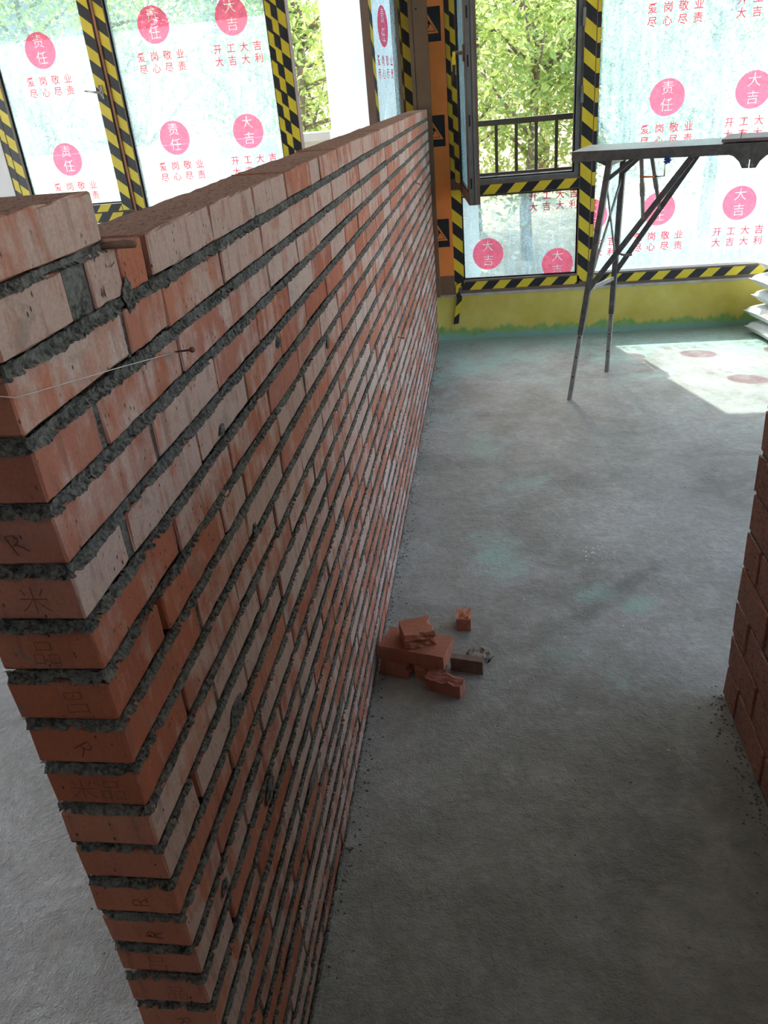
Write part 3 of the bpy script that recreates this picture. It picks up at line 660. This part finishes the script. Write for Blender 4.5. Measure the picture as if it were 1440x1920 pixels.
# pressed marks on the brick ends (and on one face brick), children of their bricks
def stamp(brick, s, x, z, size, roll=0.0, face='end'):
    o = link('pressed_mark', text_mesh(s, size, 'stamp', -0.0009), brick)
    if face == 'end': W = Matrix.Translation((x, -0.0016, z)) @ Matrix.Rotation(R(90), 4, 'X') @ Matrix.Rotation(R(roll), 4, 'Z')
    else: W = Matrix.Translation((0.0022, x, z)) @ Matrix.Rotation(R(90), 4, 'Z') @ Matrix.Rotation(R(90), 4, 'X') @ Matrix.Rotation(R(roll), 4, 'Z')
    B = Matrix.Translation(brick.location) @ brick.rotation_euler.to_matrix().to_4x4()
    o.matrix_parent_inverse = Matrix.Identity(4); o.matrix_basis = B.inverted() @ W
marks = {3: ('R', 20), 4: ('米', 0), 5: ('品', 0), 6: ('吕', 5), 7: ('R', -60), 8: ('米品', 0), 9: ('R', -70), 11: ('R', 90), 12: ('R', 80), 13: ('吕', 0), 14: ('品', 0), 15: ('R', -75)}
for n, (s, rl) in marks.items():
    if n in FIRST: stamp(FIRST[n], s, -0.05+0.008*math.sin(n*2.3), Z0-PITCH*n-0.03, 0.036, rl)
stamp(MARKED, '米', 0.205, Z0-0.036, 0.026, 5, 'side'); stamp(MARKED, '品', 0.238, Z0-0.028, 0.026, 0, 'side'); stamp(MARKED, '口', 0.236, Z0-0.012, 0.018, 15, 'side')

# things left in and on the wall
tag(MB().tube([(-0.012, 0.226, 1.6225), (0.006, 0.238, 1.6215), (0.016, 0.258, 1.6185), (0.019, 0.266, 1.617)], [0.0032, 0.0042, 0.0046, 0.0042], 10).build('stick', 'stick', None, True), 'short weathered stick poking out under the top end brick', 'stick')
nl = MB().tube([(-0.01, 0.372, 1.462), (0.045, 0.305, 1.4832)], 0.0013, 8).tube([(0.045, 0.305, 1.4832), (0.0463, 0.3034, 1.4837)], 0.0036, 10)
nl.v = [(a+0.0, b, c) for a, b, c in nl.v]
tag(nl.build('nail', 'rust', None, True), 'long rusty nail driven into the mortar with a pale line tied to it', 'nail')
tag(MB().tube([(0.004, 0.366, 1.465), (0.0035, 0.20, 1.498), (0.0035, 0.03, 1.5305), (0.0028, -0.004, 1.537), (-0.02, -0.006, 1.541), (-0.112, -0.004, 1.556)], 0.0006, 5).build('mason_line', 'string', None, True), 'pale nylon line stretched round the end of the brick wall', 'string')
for (y, z, yy, zz, lb) in ((4.05, 1.30, 4.0, 1.285, 'small nail high in the brick wall near the orange board'), (2.75, 0.80, 2.72, 0.80, 'small bent nail in the brick wall below the nail by the orange board')):
    tag(MB().tube([(-0.01, y, z), (0.028, yy, zz)], 0.0018, 6).tube([(0.028, yy, zz), (0.030, yy-0.002, zz)], 0.0045, 8).build('nail', 'rust'), lb, 'nail', 'nails left in the brick wall')

# ================================================================== SECOND BRICK WALL (bricks on edge)
SIDE = tag(empty('brick_wall', (1.13, 1.384, 0)), 'dark red wall of rough bricks laid on edge standing apart on the screed', 'brick wall')
def edge_brick(l, k):
    key = (777, quant(l), k % 5)
    if key not in BM: BM[key] = brick_mesh(key[1], 0.108, 0.053, hash(key) & 0xffff, 7, 0.0012)
    return BM[key]
rg2 = random.Random(5); eb = []
SX = 1.102; SY = 1.384; SN = 13
for k in range(SN):
    y = SY-rg2.uniform(0, 0.006); first = True
    while y > -0.45:
        l = (0.118 if k % 2 == 0 else 0.240) if first else 0.240; first = False
        zc = 0.004+0.118*k+0.0575
        # stand the brick on edge: its bed face looks towards -x
        o = link('brick', edge_brick(l-0.004, rg2.randrange(9)), SIDE)
        o.matrix_parent_inverse = Matrix.Translation((-1.13, -1.384, 0))
        o.rotation_euler = (R(90), 0, R(90)); o.rotation_euler = (Matrix.Rotation(R(90), 3, 'Z') @ Matrix.Rotation(R(90), 3, 'X')).to_euler()
        o.location = (SX+0.0265+rg2.uniform(-0.0018, 0.0010), y-l/2, zc+rg2.uniform(-0.001, 0.001))
        y -= l+rg2.choice((0.006, 0.009, 0.012))
mo = MB().box(SX+0.0042, SX+0.049, -0.44, SY-0.012, 0.0, 0.118*SN-0.01).build('mortar_core', 'mortar', SIDE); mo.matrix_parent_inverse = Matrix.Translation((-1.13, -1.384, 0))

# ================================================================== WORK PLATFORM
th = R(-20.3); PO = Vector((0.844, 4.037, 0)); BEN = tag(empty('work_platform', PO, th), 'dark steel folding work platform on splayed legs in front of the large window', 'trestle')
WD = 0.39; ZT = 1.380; HL = 0.872
for side in (0, 1):
    u = (lambda a: a) if side == 0 else (lambda a: 2*HL+0.003-a)
    x0, x1 = sorted((u(0), u(HL)))
    m = MB().box(x0, x1, 0, WD, ZT-0.004, ZT).box(x0, x1, 0, 0.004, ZT-0.050, ZT-0.004).box(x0, x1, WD-0.004, WD, ZT-0.050, ZT-0.004)
    e0, e1 = sorted((u(0), u(0.004))); m.box(e0, e1, 0.004, WD-0.004, ZT-0.05, ZT-0.004)
    m.build('deck', 'steel', BEN)
    for v in (-0.001, WD+0.001):                                   # hinge cheek plates
        poly = [(0.775, ZT-0.048), (0.800, ZT-0.058), (0.826, ZT-0.082), (0.842, ZT-0.112), (0.8715, ZT-0.113), (0.8715, ZT-0.012), (0.775, ZT-0.012)]
        sg = -1 if v < 0.1 else 1
        MB().prism(poly, lambda a, z: (u(a), v, z), lambda a, z: (u(a), v+sg*0.004, z)).build('hinge_plate', 'steel', BEN)
    for (ub, vb, ut, vt) in ((0.027, 0.0, 0.192, 0.045), (0.122, 0.562, 0.200, 0.350)):
        B = Vector((u(ub), vb, 0.0)); T = Vector((u(ut), vt, ZT-0.045)); K = B.lerp(T, 0.36)
        MB().bar(B.lerp(T, 0.30), T, 0.036, 0.030, (1, 0, 0)).build('leg', 'steel', BEN)
        lo = MB().bar(B, K, 0.028, 0.024, (1, 0, 0)).build('leg_extension', 'galv', BEN)
        d = (K-B)
        for q in (0.30, 0.55, 0.80):
            c = B+d*q; MB().tube([c+Vector((0, -0.0120, 0)), c+Vector((0, -0.0150, 0))], 0.005, 8).build('pin_hole', 'rubber', lo)
        bv = 0.020 if vb < 0.2 else 0.42
        A = B.lerp(T, 0.49); E = Vector((u(0.60), 0.05 if vb < 0.2 else WD-0.05, ZT-0.055))
        MB().bar(A, E, 0.014, 0.030, (1, 0, 0)).build('brace', 'steel', BEN)
        pa = Vector((u(0.35), 0.06 if vb < 0.2 else WD-0.06, ZT-0.05)); pb = A.lerp(E, 0.56)
        MB().bar(pa, pb, 0.018, 0.018, (1, 0, 0)).bar(pa.lerp(pb, 0.4), pa.lerp(pb, 0.62), 0.023, 0.023, (1, 0, 0)).build('stay', 'galv', BEN)
        MB().bar(B.lerp(T, 0.92), Vector((u(0.312), pa.y, ZT-0.05)), 0.010, 0.020, (1, 0, 0)).build('knee_brace', 'steel', BEN)
        MB().bar(Vector((u(0.110), 0.03 if vb < 0.2 else WD-0.03, ZT-0.035)), T+Vector((0, 0, -0.03)), 0.010, 0.024, (1, 0, 0)).build('clip_plate', 'steel', BEN)
    nb, nt = Vector((u(0.027), 0, 0)), Vector((u(0.192), 0.045, ZT-0.045)); fb, ft = Vector((u(0.122), 0.562, 0)), Vector((u(0.200), 0.350, ZT-0.045))
    MB().bar(nb.lerp(nt, 0.49), fb.lerp(ft, 0.47), 0.010, 0.022).build('cross_bar', 'galv', BEN)
    MB().bar(nb.lerp(nt, 0.98), fb.lerp(ft, 0.98), 0.014, 0.022).build('cross_bar', 'galv', BEN)
    MB().bar(ft.lerp(fb, 0.09), nb.lerp(nt, 0.50), 0.008, 0.014).build('cross_brace', 'galv', BEN)
    MB().bar(nt.lerp(nb, 0.08), fb.lerp(ft, 0.55), 0.008, 0.014).build('cross_brace', 'galv', BEN)
    hk = fb.lerp(ft, 0.585)
    MB().bar(hk, hk+Vector(((0.05 if side == 0 else -0.05), -0.01, -0.012)), 0.012, 0.012).bar(hk+Vector(((0.05 if side == 0 else -0.05), -0.01, -0.012)), hk+Vector(((0.095 if side == 0 else -0.095), -0.01, -0.008)), 0.012, 0.016).build('lock_hook', 'galv', BEN)
bt = MB()
for uu, zz in ((0.865, ZT-0.100), (0.887, ZT-0.100)): bt.tube([(uu, -0.005, zz), (uu, -0.010, zz)], 0.007, 10)
bt.build('pivot_bolt', 'galv', BEN)
cl = tag(MB().tube([(0.481, -0.006, ZT-0.040), (0.481, -0.006, ZT-0.134), (0.43, -0.006, ZT-0.136)], 0.0034, 6).build('wire_hook', 'rubber'), 'bent black wire hook with an orange grip hanging from the platform edge', 'hook')
cl.location = PO; cl.rotation_euler = (0, 0, th)
MB().tube([(0.435, -0.006, ZT-0.136), (0.362, -0.006, ZT-0.134)], 0.0042, 8).build('orange_grip', 'orange_p', cl, True)
kn = MB()
for i in range(7):
    a = i*0.9; kn.bar((0.492, -0.012, ZT-0.060), (0.492+0.018*math.cos(a), -0.014-0.004*(i % 3), ZT-0.060+0.016*math.sin(a)), 0.010, 0.008)
ko = tag(kn.build('cord_knot', 'blue'), 'scrap of blue cord knotted under the platform edge', 'cord'); ko.location = PO; ko.rotation_euler = (0, 0, th)
bd = MB(); u0, u1 = 0.735, 1.15
bd.prism([(u0, 0.016), (u1, 0.016), (u1, 0.335), (u0+0.002, 0.335)], lambda a, b: (a, b, ZT+0.006), lambda a, b: (a, b, ZT+0.020))
for a, b in ((u0+0.03, 0.03), (u1-0.05, 0.03), (u0+0.05, 0.3), (u1-0.05, 0.3)): bd.box(a, a+0.03, b, b+0.03, ZT+0.0004, ZT+0.006)
bo = tag(bd.build('board', 'wood'), 'dusty dark board lying across the middle of the work platform', 'board'); bo.location = PO; bo.rotation_euler = (0, 0, th)
MB().tube([(u0+0.085, 0.03, ZT+0.018), (u0+0.085, 0.03, ZT+0.056)], 0.0016, 6).build('pin', 'rubber', bo)

# ================================================================== LOOSE BRICKS BY THE WALL
def rough_piece(name, l, wd, h, seed, broken=(), loc=(0, 0, 0), rz=0.0, label='', rx=0.0, mat='brick_raw', cat='brick', grp='broken bricks heaped by the partition wall', amp=0.008):
    rg = random.Random(seed); bm = bmesh.new(); bmesh.ops.create_cube(bm, size=1.0)
    bmesh.ops.subdivide_edges(bm, edges=bm.edges[:], cuts=5, use_grid_fill=True)
    for v in bm.verts:
        c = v.co.copy(); v.co = Vector((c.x*l, c.y*wd, c.z*h))
        for ax, sg in broken:
            if c[ax]*sg > 0.49: v.co[ax] += amp*(noise.noise(Vector((v.co.y*60+seed, v.co.z*60, v.co.x*60)))*1.6-0.5)*sg+rg.uniform(-1, 1)*amp*0.25
        ed = sum(1 for a in range(3) if abs(c[a]) > 0.49)
        if ed >= 2: v.co *= 1-rg.uniform(0.004, 0.03)
    zmin = min(v.co.z for v in bm.verts)
    for v in bm.verts: v.co.z -= zmin
    me = bpy.data.meshes.new(name); bm.to_mesh(me); bm.free(); me.materials.append(MAT[mat] if isinstance(mat, str) else mat)
    o = link(name, me, None, loc, (rx, 0, rz)); return tag(o, label, cat, grp)
rough_piece('brick', 0.110, 0.108, 0.0535, 11, ((0, 1), (0, -1)), (0.074, 1.497, 0), R(-15), 'dark half brick under the left end of the whole brick, against the wall')
rough_piece('brick', 0.085, 0.100, 0.0535, 12, ((0, 1), (1, -1)), (0.186, 1.472, 0), R(-15), 'half brick hidden in shade under the right end of the whole brick')
rough_piece('brick', 0.232, 0.115, 0.053, 13, (), (0.136, 1.500, 0.0545), R(-15), 'whole red brick lying across the heap beside the wall')
rough_piece('brick', 0.105, 0.096, 0.053, 14, ((1, -1), (0, 1)), (0.141, 1.512, 0.1085), R(18.5), 'broken half brick on top of the heap')
rough_piece('brick', 0.125, 0.045, 0.053, 15, ((2, 1), (0, -1)), (0.236, 1.381, 0), R(-20), 'split brick piece in front of the heap with a raw broken top')
rough_piece('brick', 0.112, 0.030, 0.054, 16, ((1, 1),), (0.307, 1.484, 0), R(-12), 'thin mortar stained brick slab standing beside the heap', mat=simple('mortar_stained_brick', (0.20, 0.135, 0.105), 0.9, 0, 0.25, 30, 0.5))
rough_piece('brick', 0.052, 0.072, 0.053, 17, ((2, 1),), (0.288, 1.735, 0), R(1), 'small cut brick lying alone on the floor behind the heap')
bm = bmesh.new(); bmesh.ops.create_icosphere(bm, subdivisions=3, radius=1.0)
for v in bm.verts:
    q = 1+0.5*noise.noise(v.co*2.1+Vector((4, 1, 7)))+0.2*noise.noise(v.co*6); v.co = Vector((v.co.x*0.040*q, v.co.y*0.046*q, max(0, v.co.z*0.030*q)))
me = bpy.data.meshes.new('mortar_lump'); bm.to_mesh(me); bm.free(); me.materials.append(simple('dry_brown_mortar', (0.26, 0.235, 0.195), 0.95, 0, 0.25, 40, 0.8))
tag(link('mortar_lump', me, None, (0.345, 1.556, 0), (0, 0, R(-35))), 'flat lump of dried brown mortar behind the stained brick slab', 'mortar')

# ================================================================== SACKS
def sack(i, x, y, z, rz, label):
    m = MB(); nu, nv = 22, 16; idx = {}
    for s in (0, 1):
        for a in range(nu+1):
            for b in range(nv+1):
                p, q = a/nu*2-1, b/nv*2-1; ed = (1-abs(p)**5.0)*(1-abs(q)**4.0); h = 0.052*ed**0.42
                pin = 1-0.07*(1-abs(q)**2)*abs(p)**4; pin2 = 1-0.10*(1-abs(p)**2)*abs(q)**4
                wr = 0.005*noise.noise(Vector((p*3+i*9, q*4, s)))+0.004*noise.noise(Vector((p*9+i, q*11, s)))
                idx[s, a, b] = len(m.v); m.v.append((p*0.30*pin, q*0.20*pin2, 0.052+(h if s else -h)+wr*ed*(1 if s else 0.3)))
        for a in range(nu):
            for b in range(nv):
                f = (idx[s, a, b], idx[s, a+1, b], idx[s, a+1, b+1], idx[s, a, b+1]); m.f.append(f if s else f[::-1])
    m.v = [(vx, vy, max(vz, 0.0)) for vx, vy, vz in m.v]
    o = m.build('sack', 'sack', None, True); o.location = (x, y, z); o.rotation_euler = (0, 0, rz)
    return tag(o, label, 'sack', 'white sacks stacked by the yellow wall')
ords = ('lowest white woven sack, lying on the floor by the yellow wall', 'second white woven sack up from the floor in the stack', 'middle white woven sack of the stack of five', 'fourth white woven sack up, just under the topmost one', 'topmost white woven sack of the stack by the window')
for i, lb in enumerate(ords): sack(i, 2.53+(0.0, -0.012, 0.012, -0.008, 0.022)[i], 5.10+(0, 0.02, -0.015, 0.01, 0)[i], 0.1105*i, R((10, 12, 8, 11, 9)[i]), lb)

# ================================================================== GRIT ON THE FLOOR
def scatter(name, spots, mat, label, cat, flat_=0.6):
    m = MB(); rg = random.Random(3)
    for x, y, r in spots:
        b = len(m.v); k = 6
        ring = [(x+r*(0.7+0.5*rg.random())*math.cos(6.283*j/k), y+r*(0.7+0.5*rg.random())*math.sin(6.283*j/k)) for j in range(k)]
        m.v += [(px, py, 0.0) for px, py in ring]+[(x+(px-x)*0.6, y+(py-y)*0.6, r*flat_*(0.7+0.6*rg.random())) for px, py in ring]
        m.f.append(tuple(b+k+j for j in range(k)))
        for j in range(k): m.f.append((b+j, b+(j+1) % k, b+k+(j+1) % k, b+k+j))
    return tag(m.build(name, mat), label, cat, None, 'stuff')
rg = random.Random(8)
scatter('mortar_crumbs', [(abs(rg.gauss(0, 0.022))+0.004, rg.uniform(0.1, 4.9), 0.001+0.0042*rg.random()**3) for _ in range(900)], 'grit', 'grey mortar crumbs fallen along the foot of the partition wall', 'crumbs')
scatter('wall_crumbs', [(SX-0.002-abs(rg.gauss(0, 0.03)), rg.uniform(0.5, 1.42), 0.001+0.0045*rg.random()**3) for _ in range(420)], 'grit', 'dark crumbs along the foot of the on-edge brick wall', 'crumbs')
scatter('floor_grit', [(rg.uniform(0.05, 2.3), rg.uniform(0.3, 5.2), 0.0008+0.0030*rg.random()**3) for _ in range(520)]+[(rg.uniform(-1.6, -0.2), rg.uniform(0.2, 2.0), 0.0008+0.003*rg.random()**3) for _ in range(160)], 'grit', 'small dark grit strewn over the screed floor', 'grit')
scatter('plaster_chips', [(0.82+rg.gauss(0, 0.045), 2.22+rg.gauss(0, 0.05), rg.uniform(0.0015, 0.0045)) for _ in range(44)]+[(rg.uniform(0.3, 1.7), rg.uniform(1.0, 4.4), rg.uniform(0.0015, 0.004)) for _ in range(28)], 'chip', 'white plaster chips sprinkled on the floor', 'chips', 0.3)

# ================================================================== OUTSIDE
GR = tag(empty('window_guard_rail', (0.66, 5.60, 1.14)), 'grey brown metal guard rail outside the open casement', 'railing')
def gpart(m, name, mat='rail'):
    o = m.build(name, mat, GR); o.matrix_parent_inverse = Matrix.Translation((-0.66, -5.60, -1.14)); return o
gpart(MB().box(0.10, 1.16, 5.582, 5.618, 1.470, 1.507), 'top_rail'); gpart(MB().box(0.10, 1.16, 5.585, 5.615, 1.133, 1.165), 'bottom_rail')
x = 0.183
while x < 1.15: gpart(MB().box(x-0.011, x+0.011, 5.592, 5.608, 1.165, 1.478), 'baluster'); x += 0.1395
for x in (0.10, 1.145): gpart(MB().box(x, x+0.015, 5.52, 5.60, 1.14, 1.505), 'bracket')
BP = tag(MB().prism([(-1.14, 7.95), (0.292, 7.95), (-0.12, 9.2), (-1.14, 9.2)], lambda a, b: (a, b, -0.5), lambda a, b: (a, b, 7.5)).build('building_pier', 'white_wall'), 'white rendered building pier outside between the windows', 'building')
MB().box(-1.15, 0.30, 7.94, 7.96, -0.5, -0.2).build('plinth', 'concrete', BP)
PA = tag(MB().box(-7.5, -1.0, 7.0, 7.18, -0.5, 1.41).build('parapet_wall', 'white_wall'), 'white parapet wall seen through the film covered panes', 'wall')
MB().box(-7.55, -0.98, 6.96, 7.22, 1.41, 1.478).build('coping', 'white_wall', PA)
GB = tag(MB().box(-17.5, -9.1, 17.5, 24, -0.5, 8.0).build('grey_building', 'grey_bld'), 'grey building corner beyond the casement by the yellow wall', 'building')
for fx in (-16, -14, -12):
    for fz in (1.0, 3.6): MB().box(fx, fx+1.0, 17.46, 17.51, fz, fz+1.4).build('window', 'rubber', GB)
# rising ground behind the trees
hm = MB(); nx, ny = 40, 16
for j in range(ny+1):
    for i in range(nx+1):
        X = -32+64*i/nx; Y = 9.5+26*j/ny; t = j/ny
        hm.v.append((X, Y, -0.52+5.5*t**1.2+0.5*noise.noise(Vector((X*0.25, Y*0.25, 3)))*min(1, t*6)))
for j in range(ny):
    for i in range(nx): a = j*(nx+1)+i; hm.f.append((a, a+1, a+nx+2, a+nx+1))
tag(hm.build('hillside', 'soil', None, True), 'brown earth slope rising behind the trees', None, None, 'structure')

def tree(name, x, y, zb, h, rx, rz, nleaf, mat, seed, label, size=0.11, low=0.15):
    rg = random.Random(seed); t = empty(name, (x, y, zb)); m = MB(); brs = []
    p = Vector((0, 0, -0.2)); pts = [p]
    for i in range(1, 7): pts.append(Vector((0.10*rg.uniform(-1, 1)*i/2, 0.10*rg.uniform(-1, 1)*i/2, h*0.9*i/6)))
    r0 = 0.035+0.012*h; m.tube(pts, [r0*(1-0.13*i) for i in range(7)], 8)
    for b in range(16):
        k = rg.uniform(low+0.05, 0.85); i = min(5, int(k*6)); s = pts[i].lerp(pts[i+1], k*6-i); a = rg.uniform(0, 6.283)
        e = s+Vector((math.cos(a)*rx*rg.uniform(0.5, 0.95), math.sin(a)*rx*rg.uniform(0.5, 0.95), rg.uniform(0.1, 0.6)*h*0.35)); mid = s.lerp(e, 0.5)+Vector((0, 0, 0.08*rg.uniform(-1, 1)))
        m.tube([s, mid, e], [r0*0.35, r0*0.24, r0*0.10], 5); brs.append((s, mid, e))
    tr = m.build('trunk', 'bark', t, True)
    # leaves: clusters round the branches plus a loose crown, every leaf a folded blade
    nr = np.random.default_rng(seed); n = nleaf
    bi = nr.integers(0, len(brs), n); k = nr.uniform(0.25, 1.08, n); S = np.array([[*a] for a, _, _ in brs]); E = np.array([[*c] for _, _, c in brs])
    pos = S[bi]+(E[bi]-S[bi])*k[:, None]+nr.normal(0, 1, (n, 3))*np.array([rx*0.24, rx*0.24, rz*0.17])
    cr = nr.random(n) < 0.45; d = nr.normal(0, 1, (n, 3)); d /= np.linalg.norm(d, axis=1)[:, None]
    crown = d*np.array([rx, rx, rz])*(nr.random(n)**0.4)[:, None]+np.array([0, 0, h*(0.5+low*0.5)]); pos[cr] = crown[cr]
    az = nr.uniform(0, 6.283, n); dr = nr.uniform(-1.1, 0.35, n); L = size*nr.uniform(0.6, 1.4, n); Wd = L*nr.uniform(0.30, 0.44, n)
    ax = np.stack([np.cos(az)*np.cos(dr), np.sin(az)*np.cos(dr), np.sin(dr)], 1); sd_ = np.cross(ax, nr.normal(0, 1, (n, 3))+np.array([0, 0, 1.2])); sd_ /= np.linalg.norm(sd_, axis=1)[:, None]
    up = np.cross(sd_, ax); A = pos; B = pos+ax*(L*0.45)[:, None]+sd_*Wd[:, None]*0.5+up*(Wd*0.2)[:, None]; Cc = pos+ax*L[:, None]; D = pos+ax*(L*0.45)[:, None]-sd_*Wd[:, None]*0.5+up*(Wd*0.2)[:, None]
    V = np.stack([A, B, Cc, D], 1).reshape(-1, 3); V[:, 2] = np.maximum(V[:, 2], 0.02)
    me = bpy.data.meshes.new('foliage'); me.vertices.add(4*n); me.vertices.foreach_set('co', V.ravel())
    tri = (np.arange(n)[:, None]*4+np.array([0, 1, 2, 0, 2, 3])).ravel().astype(np.int32)
    me.loops.add(6*n); me.loops.foreach_set('vertex_index', tri); me.polygons.add(2*n)
    me.polygons.foreach_set('loop_start', np.arange(0, 6*n, 3, dtype=np.int32)); me.polygons.foreach_set('loop_total', np.full(2*n, 3, np.int32))
    me.update(calc_edges=True); me.validate(); me.materials.append(MAT[mat])
    fo = link('foliage', me, t); fo['kind'] = 'stuff'
    return tag(t, label, 'tree', 'trees on the slope outside')
def gz(y): t = max(0, (y-9.5)/26); return -0.5+5.5*t**1.2
spots = [(0.90, 10.5, 4.2, 1.0, 1.9, 5200, 'leaf_a', 'slender bright leaved tree right behind the guard rail'),
         (2.1, 11.2, 4.6, 1.3, 2.1, 6500, 'leaf_a', 'broad bright leaved tree behind the large dotted window beside the slender tree'),
         (0.20, 12.0, 5.0, 1.5, 2.4, 6500, 'leaf_b', 'taller mid green tree behind the slender bright tree'),
         (1.3, 14.2, 5.6, 1.9, 2.6, 7000, 'leaf_b', 'mid green tree high on the slope behind the open casement'),
         (3.3, 11.2, 5.0, 1.6, 2.4, 6500, 'leaf_b', 'mid green tree seen through the large dotted pane'),
         (4.9, 12.6, 5.4, 1.8, 2.5, 6000, 'leaf_a', 'light green tree towards the far end of the large dotted pane'),
         (-2.1, 11.0, 5.0, 1.5, 2.4, 7000, 'leaf_a', 'bright leaved tree in the gap beside the white pier'),
         (-3.4, 12.2, 5.4, 1.7, 2.5, 6500, 'leaf_b', 'mid green tree beyond the white parapet beside the bright tree'),
         (-5.2, 12.8, 5.6, 1.9, 2.6, 6500, 'leaf_a', 'light green tree behind the tall fixed pane'),
         (-7.0, 13.4, 5.6, 2.0, 2.6, 6500, 'leaf_b', 'mid green tree next to the grey building'),
         (-2.9, 15.2, 6.2, 2.2, 2.8, 7000, 'leaf_b', 'large tree on the slope behind the gap tree'),
         (3.0, 16.0, 6.4, 2.3, 2.9, 6500, 'leaf_b', 'large tree far up the slope behind the dotted panes')]
for i, (x, y, h, rx, rz, n, mt, lb) in enumerate(spots): tree('leafy_tree', x, y, gz(y), h, rx, rz, n, mt, 100+i, lb)
